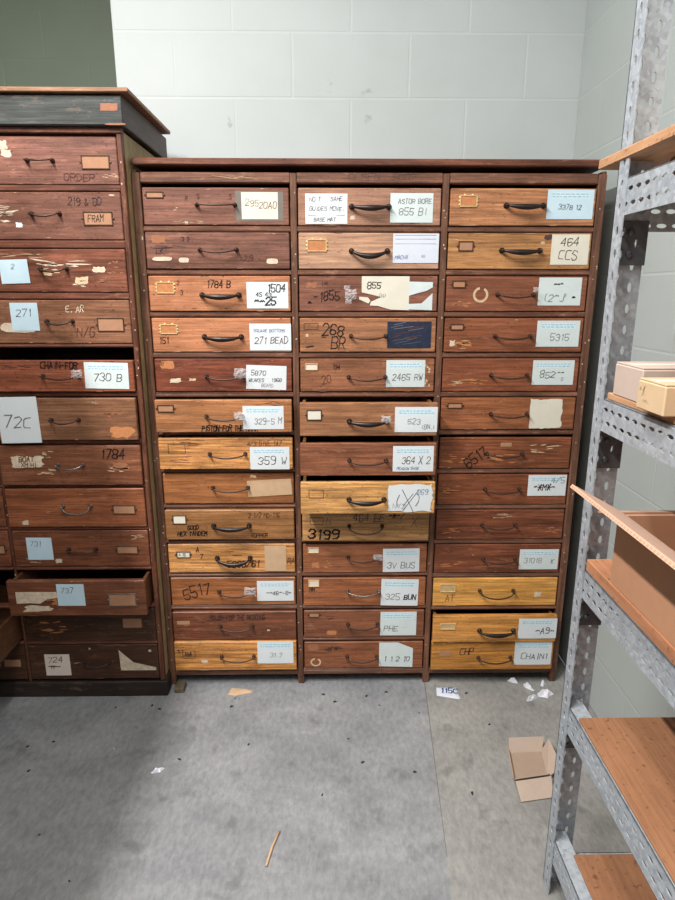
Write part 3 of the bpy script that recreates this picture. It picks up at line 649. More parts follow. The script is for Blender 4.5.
for i,(a,b) in enumerate(LST):
    mb = MB(); mb.box(a, b, LY, LY+.022, .058, 1.79, FL_W, .002)
    rr = random.Random(40+i)
    for _ in range(18): blob(mb, lambda p,q:(p,LY-.0004,q), rr.uniform(a+.003,b-.003), rr.uniform(.2,1.75), rr.uniform(.002,.006), rr.uniform(.004,.01), DARKSP if _%3 else ORANGE, 8, .5, 0, _)
    mb.build('stile', lc)
mb = MB(); mb.box(-1.032,-1.026, LY+.022, .378, .06, 1.775, BACK_W); mb.build('divider_panel', lc)
# black box and cap board
mb = MB(); mb.box(LX0-.02, -.555, LY-.018, .345, 1.797, 1.872, BLACKP, .003)
blob(mb, lambda p,q:(p,LY-.0186,q), -.590, 1.842, .056, .022, ORANGE, 16, .15)
blob(mb, lambda p,q:(p,LY-.0186,q), -.575, 1.800, .07, .006, ORANGE, 12, .3)
mb.face([(-.5545,LY-.017,1.798),(-.5545,.344,1.798),(-.5545,.344,1.871),(-.5545,LY-.017,1.871)], DKRED)
mb.build('black_box_top', lc, label='black painted box with a bare wood patch')
mb = MB(); mb.box(LX0-.03, -.533, LY-.03, .375, 1.8755, 1.887, CAP_W, .002); mb.build('cap_board', lc, label='reddish cap board')
mb = MB(); mb.box(LX0+.05, -.557, .35, .41, 1.79, 1.872, DKRED, .002); mb.build('back_cleat', lc)
mb = MB(); mb.box(LX0, LX1+.002, LY-.004, LY+.02, 1.781, 1.797, FLX_W, .002); mb.build('rail', lc)
ROW = [(1.773,1.650),(1.630,1.503),(1.477,1.358),(1.335,1.209),(1.160,1.066),(1.047,.917),(.898,.770),(.757,.628),(.613,.488),(.472,.350),(.335,.212),(.199,.067)]
B = [
 dict(c=(124,74,68),worn=(98,54,48),grain=.4,dirt=.55,h=('flat',.43,.59,.5),p=('frame',.77,.38,.95,.68),marks=[('ORDER',.65,.75,.17,BROWN_INK,.11,0,.85)],chips=[(.26,.05,.32,.3,CHIP),(.26,.25,.345,.45,CHIP),(.9,.76,1.0,.9,GLUE,'s')]),
 dict(c=(118,70,62),worn=(96,52,46),grain=.4,dirt=.6,h=('wire',.42,.6,.45),p=('frame',.75,.4,.94,.7,'FRAM'),marks=[('219 & OD',.66,.1,.17,FAINT,.12)],chips=[(.1,.25,.34,.45,CHIP,'s'),(.1,.3,.3,.65,CHIP,'s'),(.3,.62,.36,.76,PAPER),(.92,.04,.97,.08,CHIP)]),
 dict(c=(116,66,54),worn=(92,48,40),grain=.5,dirt=.6,h=('wire',.44,.61,.45),chips=[(.38,.2,.75,.5,CHIP,'s'),(.1,.1,.45,.2,GLUE,'s'),(.4,.3,.6,.65,GLUE,'s'),(.77,.38,.87,.56,CHIP),(.64,.6,.76,.85,GLUE),(.64,.7,.72,.95,CHIP,'s'),(.88,.25,.98,.6,ORANGE,'s'),(.75,.55,.95,.8,ORANGE,'s')],
  s=[dict(r=(.17,.24,.36,.8),m=PAPER_B,curl=.01,rot=.03,texts=[('2',.4,.15,.25,PENCIL,.08)])]),
 dict(c=(134,82,62),worn=(110,62,48),grain=.45,dirt=.5,h=('wire',.44,.61,.48),p=('frame',.775,.4,.955,.72),marks=[('E. AR',.57,.12,.16,CHIP,.14),('N/G',.63,.6,.24,BROWN_INK,.1)],chips=[(.1,.5,.4,.76,CHIP,'r')],
  s=[dict(r=(.2,.06,.385,.7),m=PAPER_B,texts=[('271',.2,.2,.3,PENCIL,.1)])]),
 dict(c=(134,72,54),worn=(106,54,42),grain=.45,dirt=.4,h=('wire',.38,.63,.48),chips=[(.1,.1,.3,.3,FAINT,'s')],marks=[('CHAIN-FOR',.37,.04,.22,INK,.17,0,.62)],tape=[(.63,.4,.024)],
  s=[dict(r=(.665,.06,.965,.9),rot=-.02,header=True,m=PAPER_G,texts=[('730 B',.2,.4,.32,INK,.1)])]),
 dict(c=(132,82,60),worn=(108,60,44),grain=.45,h=('wire',.41,.6,.5),chips=[(.78,.62,1.0,.98,WORN),(.7,.05,.75,.15,CHIP,'s'),(.75,.3,.92,.55,ORANGE,'s')],
  s=[dict(r=(.045,-.04,.325,1.06),m=PAPER,rot=.015,texts=[('72C',.14,.4,.27,PENCIL,.1),('.',.04,.12,.1,INK,.4)])]),
 dict(c=(122,72,54),worn=(98,54,40),grain=.45,h=('wire',.41,.59,.48,1),marks=[('1784',.72,.08,.26,INK,.12)],chips=[(.3,.12,.38,.35,GLUE,'s'),(.25,.5,.4,.8,GLUE,'s'),(.77,.4,.92,.68,GLUE,'s'),(.78,.4,.92,.66,ORANGE)],
  s=[dict(r=(.08,.24,.325,.56),m=CHIP,ragged=.12,texts=[('BOAT',.25,.1,.4,BROWN_INK,.2),('XM HI',.3,.55,.35,BROWN_INK,.2)])]),
 dict(c=(136,76,52),worn=(160,96,62),wamt=.35,grain=.5,h=('bail',.41,.61,.45,1),p=('frame',.765,.42,.93,.66),chips=[(.09,.8,.15,.95,CHIP)]),
 dict(c=(116,66,48),worn=(92,50,36),grain=.5,h=('wire',.41,.61,.5),p=('frame',.76,.42,.92,.65),chips=[(.08,.76,.2,.9,CHIP,'s'),(.29,.75,.36,.92,CHIP),(.85,.1,.98,.25,GLUE,'s')],
  s=[dict(r=(.1,.18,.29,.8),m=PAPER_B,curl=.008,texts=[('731',.15,.15,.24,PENCIL,.11),('---',.1,.5,.1,PRINT)])]),
 dict(c=(108,62,46),worn=(84,46,34),grain=.45,p=('grey',.73,.36,.93,.72),chips=[(.07,.66,.35,.9,CHIP),(.24,.3,.36,.75,ORANGE,'s'),(.31,.48,.36,.7,WORN)],
  s=[dict(r=(.06,.3,.37,.72),m=CHIP,poly=[[(0,0),(.95,0),(1,.4),(.72,.5),(.55,.8),(.3,.75),(0,.8)]],texts=[('- -- --- --',.08,.12,.16,PENCIL)]),
     dict(r=(.36,.08,.56,.7),m=PAPER_B,curl=.004,texts=[('737',.15,.15,.26,PENCIL,.12),('---',.15,.55,.1,PRINT)])]),
 dict(c=(68,42,30),worn=(54,34,25),grain=.5,p=('faint',.75,.3,.9,.6),chips=[(.1,.35,.32,.8,WORN,'s')]),  # last two drawers: dark wood, colour lowered further to stand in for shade
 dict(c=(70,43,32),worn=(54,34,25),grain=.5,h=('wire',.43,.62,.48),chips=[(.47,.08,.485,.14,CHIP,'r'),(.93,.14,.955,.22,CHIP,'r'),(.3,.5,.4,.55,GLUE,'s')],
  s=[dict(r=(.12,.26,.315,.88),m=PAPER_P,texts=[('724',.12,.1,.3,INK,.1),('~M~~',.12,.5,.18,INK,.2)]),
     dict(r=(.7,.15,.98,.75),m=CHIP,poly=[[(0,.0),(.06,.1),(.2,.5),(.45,.72),(1,.85),(1,1),(.02,1)]],name='torn_label')]),
]
LP = {4:.012,5:.02,6:.012,7:.008,9:.075}
RX0, RX1 = -1.022, -.585
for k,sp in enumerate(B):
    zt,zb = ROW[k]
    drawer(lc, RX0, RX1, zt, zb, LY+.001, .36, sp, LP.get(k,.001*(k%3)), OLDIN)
for k in range(len(ROW)-1):                     # rails between rows, both columns
    top = ROW[k][1] if k!=3 else 1.209; bot = ROW[k+1][0] if k!=3 else 1.196
    for (a,b) in ((RX0-.002,RX1+.002),(LX0+.014,-1.033)):
        mb = MB(); mb.box(a, b, LY+.002, LY+.02, bot+.0015, top-.0015, FLX_W, .0015)
        mb.box(a, b, LY, LY+.008, bot+.004, top-.005, FLX_W, .001)
        mb.build('rail', lc)
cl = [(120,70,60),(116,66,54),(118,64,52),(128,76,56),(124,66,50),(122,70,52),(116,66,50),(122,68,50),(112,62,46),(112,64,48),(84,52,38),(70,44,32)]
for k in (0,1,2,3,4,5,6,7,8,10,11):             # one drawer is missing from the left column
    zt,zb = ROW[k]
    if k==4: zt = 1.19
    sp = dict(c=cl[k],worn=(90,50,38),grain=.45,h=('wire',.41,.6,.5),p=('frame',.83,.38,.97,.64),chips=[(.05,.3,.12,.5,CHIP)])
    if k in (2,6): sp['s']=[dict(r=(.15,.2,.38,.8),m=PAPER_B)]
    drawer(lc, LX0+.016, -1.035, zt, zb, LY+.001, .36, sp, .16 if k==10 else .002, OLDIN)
# ==================================================================
#  ROOM
# ==================================================================
def block_wall(name, rgb, x0=-.325, z0=2.0177, rough=.55, axis=0):
    m, nt, b = newmat(name, rough); N=nt.nodes; L=nt.links
    tc=N.new('ShaderNodeTexCoord'); sx=N.new('ShaderNodeSeparateXYZ'); cb=N.new('ShaderNodeCombineXYZ')
    L.new(tc.outputs['Object'], sx.inputs[0])
    a1=N.new('ShaderNodeMath'); a1.operation='SUBTRACT'; a1.inputs[1].default_value=x0
    a2=N.new('ShaderNodeMath'); a2.operation='SUBTRACT'; a2.inputs[1].default_value=z0-.2032*20
    L.new(sx.outputs[axis], a1.inputs[0]); L.new(sx.outputs[2], a2.inputs[0])
    L.new(a1.outputs[0], cb.inputs[0]); L.new(a2.outputs[0], cb.inputs[1])
    br=N.new('ShaderNodeTexBrick'); L.new(cb.outputs[0], br.inputs['Vector'])
    br.offset=.5; br.inputs['Scale'].default_value=1; br.inputs['Mortar Size'].default_value=.0045; br.inputs['Mortar Smooth'].default_value=.6
    br.inputs['Brick Width'].default_value=.4064; br.inputs['Row Height'].default_value=.2032
    c=lin(rgb)[:3]
    br.inputs['Color1'].default_value=c+(1,); br.inputs['Color2'].default_value=tuple(v*.985 for v in c)+(1,)
    br.inputs['Mortar'].default_value=tuple(min(1,v*1.05) for v in c)+(1,)
    no=N.new('ShaderNodeTexNoise'); no.inputs['Scale'].default_value=3; no.inputs['Detail'].default_value=8; no.inputs['Roughness'].default_value=.65
    L.new(tc.outputs['Object'], no.inputs['Vector'])
    rp=N.new('ShaderNodeValToRGB'); rp.color_ramp.elements[0].position=.25; rp.color_ramp.elements[1].position=.7
    rp.color_ramp.elements[0].color=(.90,.91,.90,1); rp.color_ramp.elements[1].color=(1,1,1,1)
    L.new(no.outputs['Fac'], rp.inputs['Fac'])
    # sparse scuffs
    sc=N.new('ShaderNodeTexNoise'); sc.inputs['Scale'].default_value=9; sc.inputs['Detail'].default_value=6; sc.inputs['Roughness'].default_value=.75
    L.new(tc.outputs['Object'], sc.inputs['Vector'])
    sr=N.new('ShaderNodeValToRGB'); sr.color_ramp.elements[0].position=.27; sr.color_ramp.elements[1].position=.33
    sr.color_ramp.elements[0].color=(.72,.73,.72,1); sr.color_ramp.elements[1].color=(1,1,1,1)
    L.new(sc.outputs['Fac'], sr.inputs['Fac'])
    m1=N.new('ShaderNodeMix'); m1.data_type='RGBA'; m1.blend_type='MULTIPLY'; m1.inputs[0].default_value=1
    m2=N.new('ShaderNodeMix'); m2.data_type='RGBA'; m2.blend_type='MULTIPLY'; m2.inputs[0].default_value=1
    L.new(br.outputs['Color'], m1.inputs[6]); L.new(rp.outputs['Color'], m1.inputs[7])
    L.new(m1.outputs[2], m2.inputs[6]); L.new(sr.outputs['Color'], m2.inputs[7])
    L.new(m2.outputs[2], b.inputs['Base Color'])
    fi=N.new('ShaderNodeTexNoise'); fi.inputs['Scale'].default_value=160; fi.inputs['Detail'].default_value=4
    L.new(tc.outputs['Object'], fi.inputs['Vector'])
    ad=N.new('ShaderNodeMath'); ad.operation='MULTIPLY_ADD'; ad.inputs[1].default_value=.12
    inv=N.new('ShaderNodeMath'); inv.operation='SUBTRACT'; inv.inputs[0].default_value=1
    L.new(br.outputs['Fac'], inv.inputs[1]); L.new(fi.outputs['Fac'], ad.inputs[0]); L.new(inv.outputs[0], ad.inputs[2])
    bp=N.new('ShaderNodeBump'); bp.inputs['Strength'].default_value=.28; bp.inputs['Distance'].default_value=.003
    L.new(ad.outputs[0], bp.inputs['Height']); L.new(bp.outputs['Normal'], b.inputs['Normal'])
    return m
WALLM = block_wall('painted_block_wall', (183,189,188))
WALLR = block_wall('painted_block_side_wall', (182,189,186), axis=1, x0=.477-.2)
WALLD = block_wall('painted_block_far_wall', (122,134,114), z0=2.0177+.41)  # recess is unlit; its darkness is put into a darker wall colour
CEILM = flat('ceiling_paint', (190,190,186), .8, var=.05, scale=3)
XC = .887; YW = .477; XE = -.733; CH = 3.3
def wall(name, x0,x1,y0,y1,z0,z1,m):
    mb=MB(); mb.box(x0,x1,y0,y1,z0,z1,m,.002); return struct(mb.build(name))
wall('wall_back', XE, XC+.2, YW, YW+.2, 0, CH, WALLM)
wall('wall_right', XC, XC+.2, -4.6, YW, 0, CH, WALLR)
wall('wall_far', -4.2, XE+.6, 1.39, 1.55, 0, CH, WALLD)
wall('wall_recess', XE+.02, XE+.2, YW+.2, 1.39, 0, CH, WALLD)

def concrete(name, a, bcol, blue=.0):
    m, nt, b = newmat(name, .62); N=nt.nodes; L=nt.links
    tc=N.new('ShaderNodeTexCoord')
    n1=N.new('ShaderNodeTexNoise'); n1.inputs['Scale'].default_value=3.2; n1.inputs['Detail'].default_value=9; n1.inputs['Roughness'].default_value=.68; n1.inputs['Distortion'].default_value=.4
    mp=N.new('ShaderNodeMapping'); mp.inputs['Rotation'].default_value=(0,0,.6); mp.inputs['Scale'].default_value=(1,1.6,1)
    L.new(tc.outputs['Object'], mp.inputs[0]); L.new(mp.outputs[0], n1.inputs['Vector'])
    r1=N.new('ShaderNodeValToRGB'); r1.color_ramp.elements[0].position=.3; r1.color_ramp.elements[1].position=.7
    r1.color_ramp.elements[0].color=lin(a); r1.color_ramp.elements[1].color=lin(bcol)
    L.new(n1.outputs['Fac'], r1.inputs['Fac'])
    n2=N.new('ShaderNodeTexNoise'); n2.inputs['Scale'].default_value=75; n2.inputs['Detail'].default_value=6; n2.inputs['Roughness'].default_value=.7
    mp3=N.new('ShaderNodeMapping'); mp3.inputs['Rotation'].default_value=(0,0,-.35); mp3.inputs['Scale'].default_value=(1,.45,1)
    L.new(tc.outputs['Object'], mp3.inputs[0]); L.new(mp3.outputs[0], n2.inputs['Vector'])
    r2=N.new('ShaderNodeValToRGB'); r2.color_ramp.elements[0].position=.34; r2.color_ramp.elements[1].position=.64
    r2.color_ramp.elements[0].color=(.78,.785,.80,1); r2.color_ramp.elements[1].color=(1.14,1.14,1.13,1)
    L.new(n2.outputs['Fac'], r2.inputs['Fac'])
    n3=N.new('ShaderNodeTexNoise'); n3.inputs['Scale'].default_value=11; n3.inputs['Detail'].default_value=5
    L.new(tc.outputs['Object'], n3.inputs['Vector'])
    r3=N.new('ShaderNodeValToRGB'); r3.color_ramp.elements[0].position=.31; r3.color_ramp.elements[1].position=.40
    r3.color_ramp.elements[0].color=(.74,.73,.73,1); r3.color_ramp.elements[1].color=(1,1,1,1)
    L.new(n3.outputs['Fac'], r3.inputs['Fac'])
    def mul(p,q):
        x=N.new('ShaderNodeMix'); x.data_type='RGBA'; x.blend_type='MULTIPLY'; x.inputs[0].default_value=1
        L.new(p,x.inputs[6]); L.new(q,x.inputs[7]); return x.outputs[2]
    o=mul(mul(r1.outputs['Color'], r2.outputs['Color']), r3.outputs['Color'])
    L.new(o,b.inputs['Base Color'])
    bp=N.new('ShaderNodeBump'); bp.inputs['Strength'].default_value=.25; bp.inputs['Distance'].default_value=.002
    L.new(n2.outputs['Fac'],bp.inputs['Height']); L.new(bp.outputs['Normal'],b.inputs['Normal'])
    return m
CON1 = concrete('grey_concrete', (116,117,120), (150,150,150))
CON2 = concrete('warm_concrete_patch', (124,122,118), (153,151,146))
JOINT = flat('floor_joint', (104,102,98), .9, var=.2)
mb = MB()
# slab split along the joint line: left part, joint strip, warm patched part, near part
jx0, jx1 = .338, .296                          # joint at y=-.04 .. -.62
def jx(y): return jx0 + (jx1-jx0)*(-.04-y)/.58
yA, yB = YW+.0, -1.7
mb.face([(-4.2,-4.6,0),(XC,-4.6,0),(XC,yB,0),(jx(yB),yB,0),(-4.2,yB,0)], CON1)
mb.face([(-4.2,yB,0),(jx(yB),yB,0),(jx(yA),yA,0),(-4.2,yA,0)], CON1)
mb.face([(jx(yB),yB,0),(XC,yB,0),(XC,yA,0),(jx(yA),yA,0)], CON2)
mb.face([(jx(-.7)+.0005,-.7,.0002),(jx(-.7)+.002,-.7,.0002),(jx(yA)+.004,yA,.0002),(jx(yA),yA,.0002)], JOINT)
mb.face([(-4.2,yA,0),(XE+.02,yA,0),(XE+.02,1.39,0),(-4.2,1.39,0)], CON1)
struct(mb.build('floor'))
wall('ceiling', -4.2, XC+.2, -4.6, 1.6, CH, CH+.1, CEILM)

# ==================================================================
#  SLOTTED ANGLE SHELVING
# ==================================================================
def galv(name):
    m, nt, b = newmat(name, .42, .25); N=nt.nodes; L=nt.links
    tc=N.new('ShaderNodeTexCoord'); vo=N.new('ShaderNodeTexVoronoi'); vo.inputs['Scale'].default_value=140
    no=N.new('ShaderNodeTexNoise'); no.inputs['Scale'].default_value=26; no.inputs['Detail'].default_value=6
    L.new(tc.outputs['Object'], vo.inputs['Vector']); L.new(tc.outputs['Object'], no.inputs['Vector'])
    mx=N.new('ShaderNodeMix'); mx.data_type='RGBA'; mx.inputs[0].default_value=.5
    L.new(vo.outputs['Color'], mx.inputs[6]); L.new(no.outputs['Fac'], mx.inputs[7])
    bw=N.new('ShaderNodeRGBToBW'); L.new(mx.outputs[2], bw.inputs[0])
    rp=N.new('ShaderNodeValToRGB'); rp.color_ramp.elements[0].position=.25; rp.color_ramp.elements[1].position=.75
    rp.color_ramp.elements[0].color=lin((150,156,163)); rp.color_ramp.elements[1].color=lin((188,194,199))
    L.new(bw.outputs[0], rp.inputs['Fac']); L.new(rp.outputs['Color'], b.inputs['Base Color'])
    r2=N.new('ShaderNodeMapRange'); r2.inputs['To Min'].default_value=.32; r2.inputs['To Max'].default_value=.6
    L.new(no.outputs['Fac'], r2.inputs['Value']); L.new(r2.outputs[0], b.inputs['Roughness'])
    return m
GALV = galv('galvanised_steel')
SHADE_STEEL = flat('shaded_plate_steel', (98,101,105), .5, .4, var=.3, scale=60)  # corner plates sit in shadow; that shade is put into a darker steel
def perf(mb, o, ud, vd, nd, W, Ln, rows, mat, th=.0022):
    """perforated strip: o corner, ud across (W), vd along (Ln), nd thickness direction.
       rows: (centre across, half across, half along, pitch, phase)"""
    o=Vector(o); ud=Vector(ud); vd=Vector(vd); nd=Vector(nd)
    P=lambda u,v,t: o+ud*u+vd*v+nd*t
    ed=[0.0]
    for a,b in zip(rows,rows[1:]): ed.append((a[0]+b[0])/2)
    ed.append(W)
    def quad(a,b,c,d): mb.face([a,b,c,d],mat)
    for i,(cu,hu,hv,pt,ph) in enumerate(rows):
        u0,u1=ed[i],ed[i+1]; v=0.0; first=True
        while v < Ln-1e-6:
            v1=min(Ln, v+(pt if not first or ph==0 else ph)); first=False
            if v1-v < hv*2+.004:
                for t in (0,th): quad(P(u0,v,t),P(u1,v,t),P(u1,v1,t),P(u0,v1,t))
            else:
                cv=(v+v1)/2
                outer=[(u0,v),(cu,v),(u1,v),(u1,cv),(u1,v1),(cu,v1),(u0,v1),(u0,cv)]
                k=.70
                inner=[(cu-hu*k,cv-hv*k),(cu,cv-hv),(cu+hu*k,cv-hv*k),(cu+hu,cv),(cu+hu*k,cv+hv*k),(cu,cv+hv),(cu-hu*k,cv+hv*k),(cu-hu,cv)]
                for j in range(8):
                    a,b2=outer[j],outer[(j+1)%8]; c,d=inner[(j+1)%8],inner[j]
                    for t in (0,th): quad(P(*a,t),P(*b2,t),P(*c,t),P(*d,t))
                    quad(P(*d,0),P(*c,0),P(*c,th),P(*d,th))
            v=v1
    for (a,b) in (((0,0),(0,Ln)),((W,0),(W,Ln)),((0,0),(W,0)),((0,Ln),(W,Ln))):
        quad(P(*a,0),P(*b,0),P(*b,th),P(*a,th))
RAISLE=[(.019,.0045,.009,.038,0)]
RWIDE=[(.017,.0042,.009,.038,0),(.042,.0042,.009,.038,.019)]
RBEAM=[(.018,.004,.0095,.0275,0),(.042,.004,.0095,.0275,.0137)]
XS0, XS1 = .508, .872; YF, YN = -.765, -1.720
shelf = thing('shelving_unit', 'grey slotted steel shelving unit with wooden shelves along the right wall', 'shelving', ((XS0+XS1)/2,(YF+YN)/2,0))
def post(xc, yc, sx, sy, top):
    mb=MB()
    perf(mb,(xc,yc,0),(0,sy,0),(0,0,1),(sx,0,0),.036,top,RAISLE,GALV)          # flange facing the aisle
    perf(mb,(xc,yc,0),(sx,0,0),(0,0,1),(0,sy,0),.060,top,RWIDE,GALV)           # flange across the end
    return mb.build('post', shelf)
for (x,sx) in ((XS0,1),(XS1,-1)):
    for (y,sy) in ((YF,-1),(YN,1)): post(x,y,sx,sy,2.28)
LEV=[(1.548,),(1.168,),(.822,),(.503,),(.152,)]
for (zt,) in LEV:
    for x,nx in ((XS0+.0026,1),(XS1-.0026,-1)):
        mb=MB()
        perf(mb,(x,YF-.006,zt),(0,0,-1),(0,-1,0),(nx,0,0),.060,YF-YN-.012,RBEAM,GALV)
        mb.box(x, x+nx*.036, YN+.006, YF-.006, zt-.0022, zt, GALV, .0005)
        mb.build('beam', shelf)
    for y,sy in ((YF-.003,-1),(YN+.003,1)):
        mb=MB()
        dz = .0325 if zt > 1 else .066
        perf(mb,(XS0+.003,y,zt-dz),(0,0,-1),(1,0,0),(0,sy,0),.052,XS1-XS0-.006,RBEAM,GALV)
        mb.box(XS0+.003, XS1-.003, min(y,y+sy*.03), max(y,y+sy*.03), zt-dz-.0022, zt-dz, GALV, .0005)
        mb.build('cross_beam', shelf)
# corner gussets at the far end
for (zt,) in LEV[:4]:
    mb=MB()
    y=YF-.0056
    zc=math.floor((zt-.04)/.038)*.038
    perf(mb,(XS0+.0015,y,zc),(1,0,0),(0,0,-1),(0,-1,0),.060,.038*2,RWIDE[::1],SHADE_STEEL)
    for (x,z) in ((XS0+.030,zc-.02),(XS0+.030,zc-.057)):
        mb.lathe_y((x,y-.002,z),[(0,.006),(.004,.006),(.0045,.003)],SHADE_STEEL,6)
    mb.build('corner_plate', shelf)
PLY = wood('particle_board', (176,132,98), (160,116,84), .3, .04, .7, 'y', .3, scuff=.1)
REDB = wood('hardboard_shelf', (140,88,62), (150,100,74), .3, .03, .7, 'y', .25, scuff=.1)
REDB2 = wood('reddish_hardboard', (168,104,76), (150,96,70), .3, .04, .7, 'y', .3, scuff=.1)
BRN = wood('cleat_wood', (150,104,70), None, .3, .4, .7, 'x', .3)
def board(x0,x1,y0,y1,z0,z1,m,name='shelf_board',label=None):
    mb=MB(); mb.box(x0,x1,y0,y1,z0,z1,m,.0015); mb.build(name,shelf,label=label)
board(XS0-.003,XS1,-1.70,-.684,1.580,1.597,PLY)
board(XS0+.075,XS1-.06,-1.69,-.79,1.549,1.579,BRN,'shelf_cleat')
board(XS0+.006,XS1-.006,-1.70,-.805,1.169,1.181,PLY)
board(XS0+.004,XS1-.006,-1.70,-.80,.823,.847,REDB2)
board(XS0+.006,XS1-.006,-1.70,-.838,.504,.510,REDB)
board(XS0+.030,XS1-.006,-1.70,-.838,.153,.159,REDB)

# ---- boxes on the shelves
CARD = flat('corrugated_cardboard', (188,138,104), .85, var=.06, scale=50)
CARD_IN = flat('cardboard_inside', (192,156,134), .85, var=.05, scale=50)
CARD_GREY = flat('greyish_cardboard', (190,170,156), .8, var=.05, scale=40)
CARD_Y = flat('yellowish_cardboard', (204,174,138), .8, var=.06, scale=40)
TP = flat('pale_packing_tape', (226,214,200), .3, var=.04)
def closed_box(name, x0,x1,y0,y1,z0,z1,m,label,scr=False):
    t = thing(name, label, 'box', ((x0+x1)/2,(y0+y1)/2,z0))
    mb=MB(); mb.box(x0,x1,y0,y1,z0,z1-.003,m,.002)
    if scr:
        fn=lambda a,b:(x0-.0005,a,b)
        P=lambda a,b: fn(y1-(a),b)
        write(mb, lambda a,b:(x0-.0006, y1-a, b), '~*', .006, z1-.010, .014, GLUE, .0011)
        write(mb, lambda a,b:(x0-.0006, y1-a, b), '~~-', .02, z0+.02, .01, GLUE, .001)
    mb.build('carton', t)
    mb=MB(); c=(y0+y1)/2
    mb.box(x0+.001,x1-.001,c+.0008,y1-.001,z1-.003,z1,m,.0008); mb.build('flap',t)
    mb=MB(); mb.box(x0+.001,x1-.001,y0+.001,c-.0008,z1-.003,z1,m,.0008); mb.build('flap',t)
    mb=MB(); mb.box(x0+.003,x1-.003,c-.012,c+.012,z1,z1+.0006,TP,.0002); 
    mb.build('packing_tape',t,label='pale strip of packing tape')
    return t
closed_box('cardboard_box', .513,.80,-.925,-.826,1.181,1.240,CARD_GREY,'greyish closed cardboard box at the far end of the second shelf down')
closed_box('cardboard_box', .492,.62,-1.036,-.955,1.181,1.229,CARD_Y,'small yellowish cardboard box in front of the greyish closed box on the shelf',True)
# large open carton with its flap turned out over the aisle
bx = thing('open_cardboard_box', 'large open brown cardboard box with its flap folded out over the aisle', 'box', (.69,-1.16,.847))
x0,x1,y0,y1,z0,z1 = .515,.862,-1.45,-.895,.847,.976
def cbox(nm,a0,a1,b0,b1,c0,c1,lab=None,m=CARD):
    mb=MB(); mb.box(a0,a1,b0,b1,c0,c1,m,.001); mb.build(nm,bx,label=lab)
cbox('side_wall',x0,x0+.005,y0,y1,z0,z1); cbox('side_wall',x1-.005,x1,y0,y1,z0,z1)
cbox('end_wall',x0+.005,x1-.005,y0,y0+.005,z0,z1); cbox('end_wall',x0+.005,x1-.005,y1-.005,y1,z0,z1)
cbox('base_panel',x0+.005,x1-.005,y0+.005,y1-.005,z0,z0+.005)
mb=MB()
a=(x0+.002,y1,z1); b=(x0+.002,y0,z1); c=(.425,y0-.0,1.031); d=(.425,y1+.002,1.027)
n=Vector((.004,0,.0055)); 
mb.face([a,b,c,d],CARD); mb.face([Vector(q)+n for q in (d,c,b,a)],CARD_IN)
for p,q in ((a,b),(b,c),(c,d),(d,a)): mb.face([p,q,Vector(q)+n,Vector(p)+n],CARD_IN)
k=60                                    # corrugated raw edge
for i in range(k):
    t0=i/k; t1=(i+.5)/k
    p=Vector(c).lerp(Vector(d),t0)+n*.25; q=Vector(c).lerp(Vector(d),t1)+n*.25; e=Vector((-.0006,0,0))
    mb.face([p+e,q+e,q+e+n*.5,p+e+n*.5],CARD)
mb.build('flap',bx,label='long flap folded outwards')
mb=MB()
a=(x0+.006,y1,z1); b=(x1-.006,y1,z1); c=(x1-.006,y1+.09,z1-.03); d=(x0+.006,y1+.09,z1-.03); n=Vector((0,0,.004))
mb.face([d,c,b,a],CARD); mb.face([Vector(q)+n for q in (a,b,c,d)],CARD_IN)
for p,q in ((a,b),(b,c),(c,d),(d,a)): mb.face([p,q,Vector(q)+n,Vector(p)+n],CARD)
mb.build('flap',bx)
mb=MB()
a=(x1-.003,y1,z1); b=(x1-.003,y0,z1); c=(x1+.006,y0,z1+.09); d=(x1+.006,y1,z1+.09); n=Vector((-.004,0,0))
mb.face([a,b,c,d],CARD); mb.face([Vector(q)+n for q in (d,c,b,a)],CARD_IN)
for p,q in ((a,b),(b,c),(c,d),(d,a)): mb.face([p,q,Vector(q)+n,Vector(p)+n],CARD)
mb.build('flap',bx)
DRK = flat('dark_hand_hole', (40,30,24), .9)
# ==================================================================
#  THINGS ON THE FLOOR
# ==================================================================
def floor_sheet(name, pts, mat, label, cat, lift=.0015, crumple=.004, group=None, texts=None, seed=1):
    mb=MB(); rr=random.Random(seed)
    cx=sum(p[0] for p in pts)/len(pts); cy=sum(p[1] for p in pts)/len(pts)
    rings=[[(p[0],p[1],lift*.4) for p in pts]]
    for s in (.66,.33):
        rings.append([(cx+(p[0]-cx)*s,cy+(p[1]-cy)*s,lift+rr.random()*crumple) for p in pts])
    n=len(pts); vs=[q for r in rings for q in r]+[(cx,cy,lift+crumple*.6)]; fs=[]
    for i in range(2):
        for k in range(n): fs.append((i*n+k,i*n+(k+1)%n,(i+1)*n+(k+1)%n,(i+1)*n+k))
    for k in range(n): fs.append((2*n+k,2*n+(k+1)%n,3*n))
    mb.mesh(vs,fs,mat,False)
    lo=[(p[0],p[1],.0003) for p in pts]; mb.face(lo[::-1],mat)
    for k in range(n): mb.face([lo[k],lo[(k+1)%n],rings[0][(k+1)%n],rings[0][k]],mat)
    if texts:
        s,x,y,h,m,rot=texts
        write(mb,lambda a,b:(a,b,lift+crumple+.0015),s,x,y,h,m,h*.14,rot)
    o=mb.build(name, loc=(cx,cy,0)); tag(o,label,cat,group); return o
fb = thing('folded_carton', 'small pale cardboard tray lying open on the concrete beside the shelving', 'box', (.60,-.43,0))
def flap(nm,P,m1,m2,th=.003):
    mb=MB(); P=[Vector(p) for p in P]; nn=(P[1]-P[0]).cross(P[2]-P[0]).normalized()*th
    mb.face([q+nn for q in P],m1); mb.face(P[::-1],m2)
    for a,b in zip(P,P[1:]+P[:1]): mb.face([a,b,b+nn,a+nn],m2)
    mb.build(nm,fb)
